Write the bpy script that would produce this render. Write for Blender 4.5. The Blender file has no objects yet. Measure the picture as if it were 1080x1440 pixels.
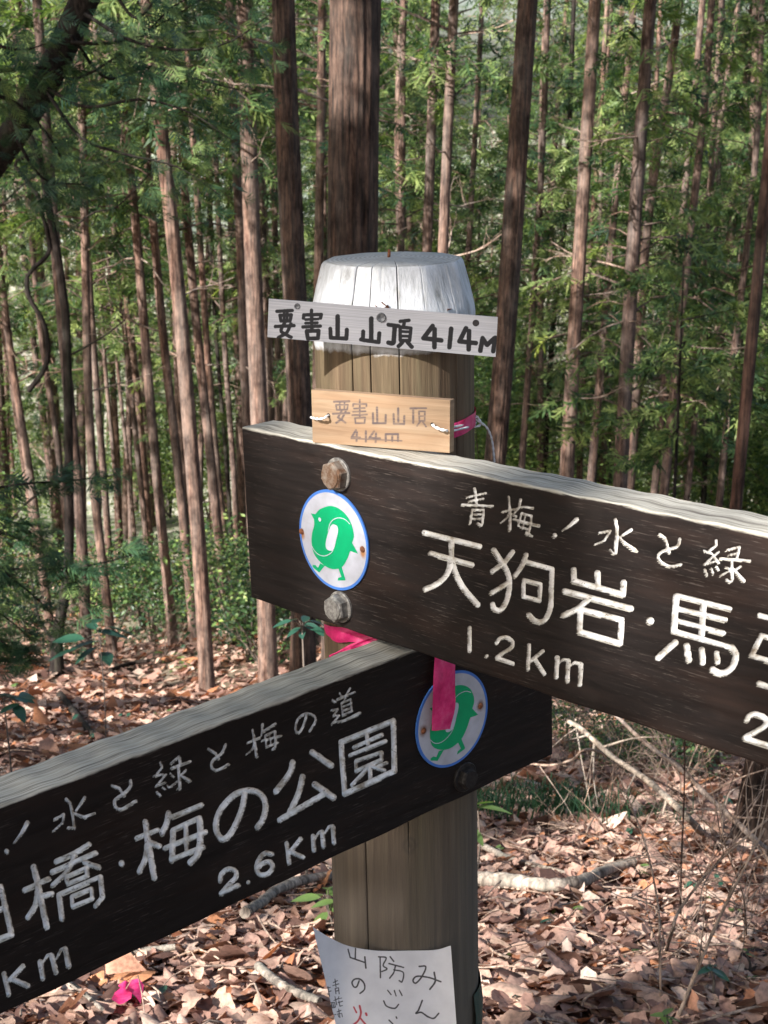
import bpy, math, random
import numpy as np
from mathutils import Matrix, Vector, Euler

# ------------------------------------------------------------------ camera, sky, sun, exposure
sc = bpy.context.scene
COL = sc.collection
FPX = 2160.0
PITCH = math.radians(15.5)
CAM = np.array([0, 0, 1.6])
FW = np.array([0, math.cos(PITCH), -math.sin(PITCH)])
UP = np.array([0, math.sin(PITCH), math.cos(PITCH)])
cd = bpy.data.cameras.new("camera")
cam = bpy.data.objects.new("camera", cd)
COL.objects.link(cam)
cam.location = CAM
cam.rotation_euler = (math.radians(90) - PITCH, 0, 0)
cd.sensor_fit = 'VERTICAL'
cd.sensor_height = 36
cd.sensor_width = 27
cd.lens = 36 * FPX / 1440
cd.clip_start = 0.05
cd.clip_end = 5000
cd.dof.use_dof = True
cd.dof.focus_distance = 1.72
cd.dof.aperture_fstop = 24
sc.camera = cam
sc.render.resolution_x = 768
sc.render.resolution_y = 1024

SUN_EL, SUN_AZ = math.radians(33), math.radians(46)       # azimuth measured from behind the camera towards the left
S = np.array([-math.sin(SUN_AZ) * math.cos(SUN_EL), -math.cos(SUN_AZ) * math.cos(SUN_EL), math.sin(SUN_EL)])
w = bpy.data.worlds.new("World")
sc.world = w
w.use_nodes = True
nt = w.node_tree
for n in list(nt.nodes):
    nt.nodes.remove(n)
sky = nt.nodes.new('ShaderNodeTexSky')
sky.sky_type = 'NISHITA'
sky.sun_disc = False
sky.sun_elevation = SUN_EL
sky.sun_rotation = math.atan2(S[0], S[1])
sky.dust_density = 3.0
bg = nt.nodes.new('ShaderNodeBackground')
bg.inputs[1].default_value = 0.085
wo = nt.nodes.new('ShaderNodeOutputWorld')
nt.links.new(sky.outputs[0], bg.inputs[0])
nt.links.new(bg.outputs[0], wo.inputs[0])
sd = bpy.data.lights.new("sun", 'SUN')
sd.energy = 5.0
sd.angle = math.radians(0.5)
sd.color = (1.0, 0.965, 0.93)
sun = bpy.data.objects.new("sun", sd)
COL.objects.link(sun)
sun.rotation_euler = Vector(S).to_track_quat('Z', 'Y').to_euler()
sc.view_settings.view_transform = 'Standard'
sc.view_settings.look = 'None'
sc.view_settings.gamma = 1
sc.view_settings.use_curve_mapping = False
sc.view_settings.exposure = 1.62
sc.render.engine = 'CYCLES'
sc.cycles.max_bounces = 6
sc.cycles.transparent_max_bounces = 8
sc.cycles.diffuse_bounces = 3

rng = np.random.default_rng(7)
random.seed(7)


# ------------------------------------------------------------------ geometry helpers
def nrm(v):
    v = np.array(v, float)
    return v / np.linalg.norm(v)


def ray(u, v):
    return np.array([1., 0, 0]) * ((u - 540) / FPX) + UP * ((720 - v) / FPX) + FW


def at(u, v, y):
    """point of the place seen in direction (u, v) of the photograph, at distance y ahead"""
    d = ray(u, v)
    return CAM + d * (y / d[1])


KY = np.array([-60, -20, -6, 0, 1.6, 2.6, 13, 19, 30, 45, 62, 90, 150, 300, 600, 900, 1500, 4000.])
KZ = np.array([.6, .5, .2, 0, -.06, -.32, -3.9, -6.0, -8.9, -12.2, -15.8, -24, -50, -95, -80, -40, -75, -95.])
_fy = np.linspace(-60, 4000, 40601)
_fz = np.interp(_fy, KY, KZ)
_k = np.hanning(17); _k /= _k.sum()
_fz = np.convolve(np.pad(_fz, 8, mode='edge'), _k, mode='valid')


def ground_z(x, y):
    x = np.asarray(x, float); y = np.asarray(y, float)
    z = np.interp(y, _fy, _fz)
    a = np.clip((y - 1) / 20, 0.15, 1)
    z = z + a * (.16 * np.sin(x * .9 + y * .35 + 1) + .12 * np.sin(x * .5 - y * .8 + 2) + .05 * np.sin(x * 2.7 + y * 1.9))
    z = z + .012 * np.sin(x * 7 + 3 * np.sin(y * 5)) + np.clip((y - 500) / 400, 0, 1) * (14 * np.sin(x * .011 + 1) + 6 * np.sin(x * .031))
    return z


def ground_at(u, v):
    d = ray(u, v)
    t = 1.0
    while t < 200:
        p = CAM + d * t
        if p[2] < ground_z(p[0], p[1]):
            break
        t += .02
    return CAM + d * t


class MB:
    """collects vertices and faces, and builds ONE mesh"""
    def __init__(s):
        s.v = []; s.f3 = []; s.f4 = []; s.a = []; s.m3 = []; s.m4 = []; s.n = 0

    def add(s, v, f, mi=0, rnd=0.5):
        v = np.asarray(v, float).reshape(-1, 3)
        f = np.asarray(f, int)
        (s.f3 if f.shape[1] == 3 else s.f4).append(f + s.n)
        (s.m3 if f.shape[1] == 3 else s.m4).append(np.full(len(f), mi))
        s.v.append(v)
        s.a.append(np.broadcast_to(np.asarray(rnd, float), (len(v),)).copy())
        s.n += len(v)

    def arrays(s):
        v = np.concatenate(s.v)
        return v

    def mesh(s, name, mats, smooth=True, attr='rnd'):
        me = bpy.data.meshes.new(name)
        v = np.concatenate(s.v)
        f3 = np.concatenate(s.f3) if s.f3 else np.zeros((0, 3), int)
        f4 = np.concatenate(s.f4) if s.f4 else np.zeros((0, 4), int)
        me.vertices.add(len(v)); me.vertices.foreach_set('co', v.ravel().astype(np.float32))
        nl = len(f3) * 3 + len(f4) * 4
        me.loops.add(nl)
        me.loops.foreach_set('vertex_index', np.concatenate([f3.ravel(), f4.ravel()]).astype(np.int32))
        me.polygons.add(len(f3) + len(f4))
        st = np.concatenate([np.arange(len(f3)) * 3, len(f3) * 3 + np.arange(len(f4)) * 4])
        me.polygons.foreach_set('loop_start', st.astype(np.int32))
        mi = np.concatenate([np.concatenate(s.m3) if s.m3 else np.zeros(0), np.concatenate(s.m4) if s.m4 else np.zeros(0)])
        me.polygons.foreach_set('material_index', mi.astype(np.int32))
        me.update(calc_edges=True)
        me.polygons.foreach_set('use_smooth', np.full(len(mi), smooth))
        at_ = me.attributes.new(attr, 'FLOAT', 'POINT')
        at_.data.foreach_set('value', np.concatenate(s.a).astype(np.float32))
        for m in (mats if isinstance(mats, (list, tuple)) else [mats]):
            me.materials.append(m)
        me.validate()
        return me


def link(name, me, parent=None, loc=None, rot=None, scale=None, **kw):
    o = bpy.data.objects.new(name, me)
    COL.objects.link(o)
    if parent is not None:
        o.parent = parent
    if loc is not None: o.location = loc
    if rot is not None: o.rotation_euler = rot
    if scale is not None: o.scale = scale if hasattr(scale, '__len__') else (scale,) * 3
    for k, v in kw.items():
        o[k] = v
    return o


def tag(o, label, cat, group=None):
    o['label'] = label; o['category'] = cat
    if group: o['group'] = group
    return o


def frames(P):
    T = np.gradient(P, axis=0)
    T /= np.linalg.norm(T, axis=1)[:, None] + 1e-12
    ref = np.array([0, 0, 1.]) if abs(T[0][2]) < .8 else np.array([1., 0, 0])
    A = []
    a = np.cross(T[0], ref); a /= np.linalg.norm(a)
    for t in T:
        a = a - t * (a @ t); a /= np.linalg.norm(a)
        A.append(a)
    A = np.array(A)
    return T, A, np.cross(T, A)


def tube(mb, P, R, seg=8, mi=0, rnd=.5, cap=True, disp=None):
    P = np.asarray(P, float); n = len(P)
    R = np.broadcast_to(np.asarray(R, float), (n,))
    T, A, B = frames(P)
    an = np.linspace(0, 2 * math.pi, seg, endpoint=False)
    rr = R[:, None] * np.ones((1, seg))
    if disp is not None:
        rr = rr + disp(np.arange(n)[:, None], an[None, :], R[:, None])
    v = P[:, None, :] + rr[:, :, None] * (np.cos(an)[None, :, None] * A[:, None, :] + np.sin(an)[None, :, None] * B[:, None, :])
    i = np.arange(n - 1)[:, None] * seg; j = np.arange(seg)[None, :]; k = (j + 1) % seg
    f = np.stack([i + j, i + k, i + seg + k, i + seg + j], -1).reshape(-1, 4)
    if cap:
        mb.add(v, f, mi, rnd)
        for e, idx in ((0, 0), (n - 1, 1)):
            base = v[e]; c = P[e]
            vv = np.vstack([base, c]); q = np.arange(seg)
            ff = np.stack([(q + 1) % seg, q, np.full(seg, seg)], -1)
            if idx: ff = ff[:, ::-1]
            mb.add(vv, ff, mi, rnd)
    else:
        mb.add(v, f, mi, rnd)


def smooth_path(pts, n):
    """Catmull-Rom through pts"""
    P = np.asarray(pts, float)
    if len(P) == 2:
        t = np.linspace(0, 1, n)[:, None]
        return P[0] * (1 - t) + P[1] * t
    Q = np.vstack([2 * P[0] - P[1], P, 2 * P[-1] - P[-2]])
    out = []
    for t in np.linspace(0, len(P) - 1 - 1e-9, n):
        i = int(t); s = t - i
        p0, p1, p2, p3 = Q[i:i + 4]
        out.append(.5 * ((2 * p1) + (-p0 + p2) * s + (2 * p0 - 5 * p1 + 4 * p2 - p3) * s * s + (-p0 + 3 * p1 - 3 * p2 + p3) * s ** 3))
    return np.array(out)


def rotm(a, b, c):
    return np.array(Euler((a, b, c)).to_matrix())


# ------------------------------------------------------------------ materials
class NT:
    def __init__(s, name):
        s.m = bpy.data.materials.new(name); s.m.use_nodes = True
        s.t = s.m.node_tree
        s.b = s.t.nodes['Principled BSDF']; s.o = s.t.nodes['Material Output']

    def n(s, ty, **kw):
        x = s.t.nodes.new('ShaderNode' + ty)
        for k, v in kw.items():
            if k.startswith('i_'):
                key = k[2:]
                x.inputs[int(key) if key.isdigit() else key].default_value = v
            else:
                setattr(x, k, v)
        return x

    def l(s, a, b): s.t.links.new(a, b)

    def coord(s, scale=(1, 1, 1), kind='Object'):
        tc = s.n('TexCoord'); mp = s.n('Mapping')
        mp.inputs['Scale'].default_value = scale
        s.l(tc.outputs[kind], mp.inputs[0]); return mp.outputs[0]

    def noise(s, vec, scale, detail=4, rough=.55, dist=0):
        x = s.n('TexNoise', i_Scale=scale, i_Detail=detail, i_Roughness=rough, i_Distortion=dist)
        if vec is not None: s.l(vec, x.inputs['Vector'])
        return x.outputs[0]

    def ramp(s, fac, stops):
        r = s.n('ValToRGB'); e = r.color_ramp.elements
        while len(e) < len(stops): e.new(.5)
        for k, (p, c) in enumerate(stops):
            e[k].position = p
            e[k].color = (*c, 1) if hasattr(c, '__len__') else (c, c, c, 1)
        s.l(fac, r.inputs[0]); return r.outputs[0]

    def mix(s, fac, a, b, mode='MIX'):
        x = s.n('MixRGB', blend_type=mode)
        for i, q in ((0, fac), (1, a), (2, b)):
            if isinstance(q, (int, float)): x.inputs[i].default_value = q if i == 0 else (q, q, q, 1)
            elif isinstance(q, tuple): x.inputs[i].default_value = (*q, 1)
            else: s.l(q, x.inputs[i])
        return x.outputs[0]

    def math(s, op, a, b=None, c=None, clamp=False):
        x = s.n('Math', operation=op, use_clamp=clamp)
        for i, q in enumerate((a, b, c)):
            if q is None: continue
            if isinstance(q, (int, float)): x.inputs[i].default_value = q
            else: s.l(q, x.inputs[i])
        return x.outputs[0]

    def attr(s, name='rnd'):
        return s.n('Attribute', attribute_name=name).outputs['Fac']

    def bump(s, h, strength=.5, dist=.01):
        x = s.n('Bump', i_Strength=strength, i_Distance=dist)
        s.l(h, x.inputs['Height']); s.l(x.outputs[0], s.b.inputs['Normal']); return x

    def col(s, c):
        if isinstance(c, tuple): s.b.inputs['Base Color'].default_value = (*c, 1)
        else: s.l(c, s.b.inputs['Base Color'])

    def rough(s, r, spec=.3):
        if isinstance(r, (int, float)): s.b.inputs['Roughness'].default_value = r
        else: s.l(r, s.b.inputs['Roughness'])
        s.b.inputs['Specular IOR Level'].default_value = spec

    def translucent(s, col, f):
        tr = s.n('BsdfTranslucent'); mx = s.n('MixShader'); mx.inputs[0].default_value = f
        s.l(col, tr.inputs[0]) if not isinstance(col, tuple) else None
        if isinstance(col, tuple): tr.inputs[0].default_value = (*col, 1)
        s.l(s.b.outputs[0], mx.inputs[1]); s.l(tr.outputs[0], mx.inputs[2]); s.l(mx.outputs[0], s.o.inputs[0])


def bark_mat(name, lo, hi, strip=60, bumpd=.01, moss=0.0):
    k = NT(name)
    v = k.coord((strip, strip, 3.4))
    a = k.noise(v, 1.0, 9, .72, .5)
    v2 = k.coord((9, 9, .8)); b = k.noise(v2, 1.0, 3)
    oi = k.n('ObjectInfo').outputs['Random']
    c = k.ramp(a, [(.36, tuple(x * .2 for x in lo)), (.46, lo), (.58, hi), (.75, tuple(min(1, x * 1.25) for x in hi))])
    hv = sum(hi) / 3
    c = k.mix(k.ramp(b, [(.35, 0.), (.7, .6)]), c, (hv * .95, hv * .92, hv * .86))
    c = k.mix(1.0, c, k.ramp(oi, [(0, (.75, .72, .72)), (.5, (.95, .9, .88)), (1, (1.05, .93, .86))]), 'MULTIPLY')
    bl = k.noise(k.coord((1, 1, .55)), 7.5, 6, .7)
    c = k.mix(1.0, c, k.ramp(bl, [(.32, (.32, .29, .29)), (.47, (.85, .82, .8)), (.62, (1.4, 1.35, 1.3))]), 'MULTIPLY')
    if moss:
        c = k.mix(k.ramp(b, [(.5, 0.), (.75, moss)]), c, (.09, .11, .06))
    k.col(c); k.rough(.95, .15)
    k.bump(a, .9, bumpd)
    return k.m


def leaf_mat(name, stops, trans=.35, rough=.5, spec=.35, tint=None):
    k = NT(name)
    r = k.attr()
    c = k.ramp(r, stops)
    n = k.noise(k.coord((1, 1, 1)), .7, 2)
    c = k.mix(1.0, c, k.ramp(n, [(.3, (.75, .8, .85)), (.7, (1.2, 1.15, 1.0))]), 'MULTIPLY')
    k.col(c); k.rough(rough, spec)
    if trans: k.translucent(k.mix(1.0, c, (1.5, 1.6, .8), 'MULTIPLY'), trans)
    return k.m


M = {}
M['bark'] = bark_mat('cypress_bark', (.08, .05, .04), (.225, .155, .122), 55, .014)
M['bark_near'] = bark_mat('old_cypress_bark', (.05, .033, .025), (.15, .095, .07), 38, .02)  # near trunks coloured darker to stand in for canopy shade
M['bark_dark'] = bark_mat('dark_bark', (.014, .011, .010), (.042, .034, .03), 40, .01, .2)
M['bark_red'] = bark_mat('dark_red_bark', (.05, .028, .022), (.15, .085, .065), 60, .01)
M['bark_grey'] = bark_mat('grey_bark', (.09, .08, .07), (.24, .21, .18), 45, .008, .4)
M['twig'] = bark_mat('dry_twig', (.17, .12, .09), (.42, .33, .26), 60, .003)
M['log'] = bark_mat('fallen_wood', (.17, .15, .12), (.42, .38, .32), 60, .006, .35)
M['cyp'] = leaf_mat('cypress_foliage', [(0, (.014, .038, .02)), (.35, (.05, .095, .036)), (.62, (.13, .19, .06)), (1, (.31, .36, .14))], .4)
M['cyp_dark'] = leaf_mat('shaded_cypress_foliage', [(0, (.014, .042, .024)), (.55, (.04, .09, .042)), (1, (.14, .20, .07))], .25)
M['broad'] = leaf_mat('evergreen_leaf', [(0, (.03, .065, .025)), (.4, (.09, .16, .05)), (.75, (.19, .26, .08)), (1, (.36, .42, .15))], .4, .35, .5)
M['aucuba'] = leaf_mat('glossy_leaf', [(0, (.015, .05, .035)), (1, (.03, .09, .055))], .15, .3, .5)


def litter_mat():
    k = NT('dry_leaf')
    r = k.attr()
    c = k.ramp(r, [(0, (.035, .02, .016)), (.08, (.12, .065, .05)), (.25, (.27, .155, .12)), (.48, (.43, .27, .21)), (.72, (.53, .355, .265)), (.88, (.62, .48, .39)), (.94, (.40, .16, .08)), (1, (.50, .24, .12))])
    n = k.noise(k.coord((1, 1, 1)), 90, 3)
    c = k.mix(1.0, c, k.ramp(n, [(.3, .62), (.6, 1.05)]), 'MULTIPLY')
    k.col(c); k.rough(.6, .25); k.bump(n, .3, .002)
    k.translucent(k.mix(1.0, c, (1.4, .9, .6), 'MULTIPLY'), .22)
    return k.m


M['litter'] = litter_mat()


def ground_mat():
    k = NT('forest_soil')
    v = k.coord((1, 1, 1))
    a = k.noise(v, 14, 8, .7); b = k.noise(v, .35, 4)
    c = k.ramp(a, [(.3, (.03, .02, .014)), (.5, (.10, .06, .042)), (.62, (.24, .145, .10)), (.75, (.38, .25, .18))])
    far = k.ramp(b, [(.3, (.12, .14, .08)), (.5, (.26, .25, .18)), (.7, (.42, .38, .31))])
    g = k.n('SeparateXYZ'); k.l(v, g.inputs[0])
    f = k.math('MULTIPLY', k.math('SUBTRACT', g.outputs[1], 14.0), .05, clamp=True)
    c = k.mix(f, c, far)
    k.col(c); k.rough(.95, .1); k.bump(a, .6, .03)
    return k.m


M['soil'] = ground_mat()


def hills_mat():
    k = NT('bare_hillside')
    v = k.coord((1, 1, 1))
    a = k.noise(v, .3, 8, .75); b = k.noise(v, .02, 3)
    c = k.ramp(a, [(.3, (.20, .23, .18)), (.5, (.34, .35, .31)), (.7, (.50, .50, .48))])  # pale colours stand in for bright haze over the hills
    c = k.mix(k.ramp(b, [(.4, 0.), (.6, .7)]), c, (.15, .19, .12))
    k.col(c); k.rough(1, .05)
    return k.m


M['hill'] = hills_mat()

# ------------------------------------------------------------------ ground and far hills
def grid_mesh(xs, ys, zf):
    X, Y = np.meshgrid(xs, ys)
    Z = zf(X, Y)
    v = np.stack([X, Y, Z], -1).reshape(-1, 3)
    nx, ny = len(xs), len(ys)
    i = np.arange(ny - 1)[:, None] * nx; j = np.arange(nx - 1)[None, :]
    f = np.stack([i + j, i + j + 1, i + nx + j + 1, i + nx + j], -1).reshape(-1, 4)
    return v, f


xs = np.concatenate([-np.geomspace(2000, 6, 45), np.linspace(-5.8, 5.8, 150), np.geomspace(6, 2000, 45)])
ys = np.concatenate([np.linspace(-60, 0, 40), np.linspace(.1, 16, 200), np.geomspace(16.3, 4000, 150)])
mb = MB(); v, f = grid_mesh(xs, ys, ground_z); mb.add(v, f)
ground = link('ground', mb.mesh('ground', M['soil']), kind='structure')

mb = MB()
def hill_z(x, y):
    t = np.clip((y - 520) / 330, 0, 1)
    return -110 + t * t * (3 - 2 * t) * (62 + 16 * np.sin(x * .012 + 2) + 9 * np.sin(x * .034) + 3 * np.sin(x * .11 + 1)) + 3 * np.sin(x * .09 + y * .05)
v, f = grid_mesh(np.linspace(-900, 900, 220), np.linspace(500, 1000, 60), hill_z); mb.add(v, f)
link('hills', mb.mesh('hills', M['hill']), kind='structure')

# ------------------------------------------------------------------ chosen shafts of sun, cut clear through the unseen crowns
POST = np.array([.012, 1.734, 1.304])
SHAFTS = [(np.array([-.02, 1.62, 1.28]), .24), (np.array([.3, 1.4, 1.15]), .24), (np.array([-.3, 1.35, 1.08]), .17), (np.array([.55, 1.2, 1.15]), .16)]
for (u, v_, r) in ((330, 1320, .16), (275, 1340, .1), (420, 1330, .1), (850, 1290, .3), (960, 1350, .28), (800, 1250, .18), (900, 1390, .22), (780, 1400, .15), (700, 1300, .14), (1000, 1300, .12), (1060, 1390, .14), (930, 1180, .2), (870, 1210, .15), (200, 1400, .08),
                   (190, 960, .8), (90, 1010, .6), (240, 940, .9), (120, 880, 1.2), (290, 925, .8), (220, 860, 1.6), (420, 1215, .2), (1000, 1160, .4), (720, 1190, .15), (60, 1050, .4), (960, 1120, .5)):
    SHAFTS.append((ground_at(u, v_), r))
for (u, v_, y, r) in ((500, 130, 11.3, .35), (515, 110, 11.3, .3), (300, 720, 19, .6), (815, 270, 20, .8), (628, 200, 20, .8)):
    SHAFTS.append((at(u, v_, y), r))


_r = np.random.default_rng(88)
for _k in range(90):
    _u, _v = (_r.uniform(0, 1080), _r.uniform(930, 1450))
    _g = ground_at(_u, _v)
    SHAFTS.append((_g, _r.uniform(.06, .24) * (1 if _g[1] < 8 else 2.5)))


def in_shaft(C):
    m = np.zeros(len(C), bool)
    for p, r in SHAFTS:
        q = C - p
        t = q @ S
        d = np.linalg.norm(q - t[:, None] * S, axis=1)
        m |= (d < r) & (t > 0.5)
    return m


# ------------------------------------------------------------------ cypress foliage
def spray_template(n_side=5, L=.34, seed=0, w=.016):
    """a flat fan of cypress twiglets: quads (diamonds) on a drooping plane, pointing along +x"""
    r = np.random.default_rng(seed)
    V = []
    def dia(p, d, l, wd):
        d = d / np.linalg.norm(d)
        s = np.cross(d, [0, 0, 1.]); s /= np.linalg.norm(s)
        V.append([p, p + d * l * .45 + s * wd, p + d * l, p + d * l * .4 - s * wd])
    for i in range(n_side):
        t = (i + .6) / n_side
        p = np.array([L * t * .85, 0, -.05 * t * t])
        for sgn in (-1, 1):
            a = sgn * (r.uniform(.7, 1.05) if w < .01 else r.uniform(.3, 1.5))
            l = L * (.55 * (1 - t) + .2) * (r.uniform(.8, 1.15) if w < .01 else r.uniform(.45, 1.25))
            dia(p, np.array([math.cos(a), math.sin(a), r.uniform(-.25, .05) if w < .01 else r.uniform(-.8, .45)]), l, w * r.uniform(.8, 1.3))
    dia(np.array([0, 0, 0.]), np.array([1, 0, -.1]), L, w)
    return np.array(V)            # k,4,3


SPR = [spray_template(6, .23, k, .0105) for k in range(6)]
SPR_SH = [spray_template(5, .34, k) for k in range(4)]
SPR_FINE = [spray_template(8, .30, 10 + k, .009) for k in range(4)]


def place_sprays(P, yaw, pitch, roll, scale, tpls, r, shade):
    """P (n,3)... returns verts, faces, rnd, spray centroid"""
    n = len(P)
    T = np.stack([tpls[k] for k in r.integers(0, len(tpls), n)])      # n,k,4,3
    cy, sy = np.cos(yaw), np.sin(yaw); cp, sp = np.cos(pitch), np.sin(pitch); cr, sr = np.cos(roll), np.sin(roll)
    z = np.zeros(n); o = np.ones(n)
    Rz = np.stack([cy, -sy, z, sy, cy, z, z, z, o], -1).reshape(n, 3, 3)
    Ry = np.stack([cp, z, sp, z, o, z, -sp, z, cp], -1).reshape(n, 3, 3)
    Rx = np.stack([o, z, z, z, cr, -sr, z, sr, cr], -1).reshape(n, 3, 3)
    R = Rz @ Ry @ Rx
    V = np.einsum('nij,nkqj->nkqi', R, T) * scale[:, None, None, None] + P[:, None, None, :]
    k = V.shape[1]
    rr = np.clip(shade[:, None] + r.normal(0, .12, (n, k)), 0, 1)
    return V, rr


def crown_data(seed, H0, H1, Rm, nb, per, tpls, dens=1.0, droop=.25):
    r = np.random.default_rng(seed)
    Pp, yaw, pit, rol, scl, shd = [], [], [], [], [], []
    br = []
    for b in range(nb):
        h = H0 + (H1 - H0) * (b + r.uniform(0, 1)) / nb
        t = (h - H0) / (H1 - H0)
        L = Rm * (1 - t * .85) * r.uniform(.55, 1.15)
        az = r.uniform(0, 2 * math.pi)
        up = r.uniform(-.1, .35)
        tip = np.array([math.cos(az), math.sin(az), up - droop]) * L
        mid = np.array([math.cos(az), math.sin(az), up + .1]) * L * .5
        path = smooth_path([[0, 0, h], np.array([0, 0, h]) + mid, np.array([0, 0, h]) + tip], 6)
        br.append((path, L))
        base_sh = r.uniform(.2, .75)
        m = max(3, int(per * L / Rm))
        for q in range(m):
            s = r.uniform(.25, 1.0)
            x = s * 5; i = min(4, int(x)); p = path[i] + (path[i + 1] - path[i]) * (x - i)
            side = r.choice([-1, 1])
            off = np.array([-math.sin(az), math.cos(az), 0]) * side * r.uniform(0, .28) * L * (1.15 - s * .7)
            Pp.append(p + off + [0, 0, r.uniform(-.08, .05)])
            yaw.append(az + side * r.uniform(.1, .9)); pit.append(r.uniform(-.1, .75)); rol.append(r.normal(0, .5))
            scl.append(r.uniform(.75, 1.5)); shd.append(base_sh * 1.15 - .08 + r.normal(0, .17))
    V, rr = place_sprays(np.array(Pp), np.array(yaw), np.array(pit), np.array(rol), np.array(scl), tpls, r, np.array(shd))
    return V, rr, br


def crown_mesh(name, data, mats, mask=None, stem=True, seg=3):
    V, rr, br = data
    if mask is not None:
        V = V[mask]; rr = rr[mask]
    mb = MB()
    k = V.shape[0] * V.shape[1]
    mb.add(V.reshape(-1, 3), np.arange(k * 4).reshape(-1, 4), 0, np.repeat(rr.ravel(), 4))
    for path, L in br:
        tube(mb, path, np.linspace(.018, .004, len(path)) * (L / 1.4), seg, 1, .5, cap=False)
    return mb.mesh(name, mats, smooth=False)


CROWN = [crown_mesh('crown', crown_data(20 + k, 0, 8.5, 1.7, 90, 19, SPR), [M['cyp'], M['bark']]) for k in range(5)]
CROWN_SP = [crown_mesh('crown', crown_data(40 + k, 0, 5.5, 1.5, 42, 20, SPR), [M['cyp'], M['bark']]) for k in range(4)]

# dead branches: a curved limb with forked twigs
def dead_branch_mesh(seed, L=1.0):
    r = np.random.default_rng(seed); mb = MB()
    def limb(p, d, l, rad, depth):
        pts = [p]
        for i in range(4):
            d = nrm(d + r.normal(0, .16, 3) + [0, 0, -.04])
            p = p + d * l / 4; pts.append(p)
        path = smooth_path(pts, 9)
        tube(mb, path, np.linspace(rad, rad * .35, 9), 5, 0, .5, cap=False)
        if depth:
            for q in range(r.integers(2, 5)):
                s = r.integers(3, 8)
                dd = nrm((path[s] - path[s - 1]) / np.linalg.norm(path[s] - path[s - 1]) + r.normal(0, .55, 3))
                limb(path[s], dd, l * r.uniform(.25, .5), rad * .45, depth - 1)
    limb(np.zeros(3), nrm([1, 0, r.uniform(-.1, .5)]), L, .014, 2)
    return mb.mesh('dead_branch', M['twig'])


DEAD = [dead_branch_mesh(60 + k, 1.0) for k in range(9)]


def bark_disp(r, amp, seg):
    ph = r.uniform(0, 6.28, 12); am = r.uniform(.3, 1, 12)
    def fn(i, a, R):
        d = 0
        for q in range(12):
            d = d + am[q] * np.sin((3 + q * 2) * a + ph[q] + .35 * np.sin(i * .23 + q))
        return R * amp * d / 3.5
    return fn


def ridge_disp(r):
    ph = r.uniform(0, 6.28, (9, 3)); am = np.array([.4, .5, .7, 1, 1, 1, .8, .6, .5]); ks = np.array([2, 5, 9, 14, 19, 23, 31, 37, 43])
    def fn(i, a, R):
        z = i * .09
        d = 0
        for q in range(9):
            w_ = .5 * np.sin(z * (.5 + .13 * q) + ph[q, 1]) + .25 * np.sin(z * (1.7 + .3 * q) + ph[q, 2])
            d = d + am[q] * (1 - 2 * np.abs(np.sin((ks[q] * a + ph[q, 0]) * .5 + w_)))
        return R * .014 * d + R * .012 * np.sin(z * 2.1 + ph[0, 0])
    return fn


def trunk_mesh(path, rad, seg=12, amp=.05, seed=0, mat=None, near=False):
    rg = np.random.default_rng(seed)
    mb = MB(); tube(mb, path, rad, seg, 0, .5, cap=True, disp=ridge_disp(rg) if near else bark_disp(rg, amp, seg))
    return mb.mesh('trunk', mat or M['bark'])


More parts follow.
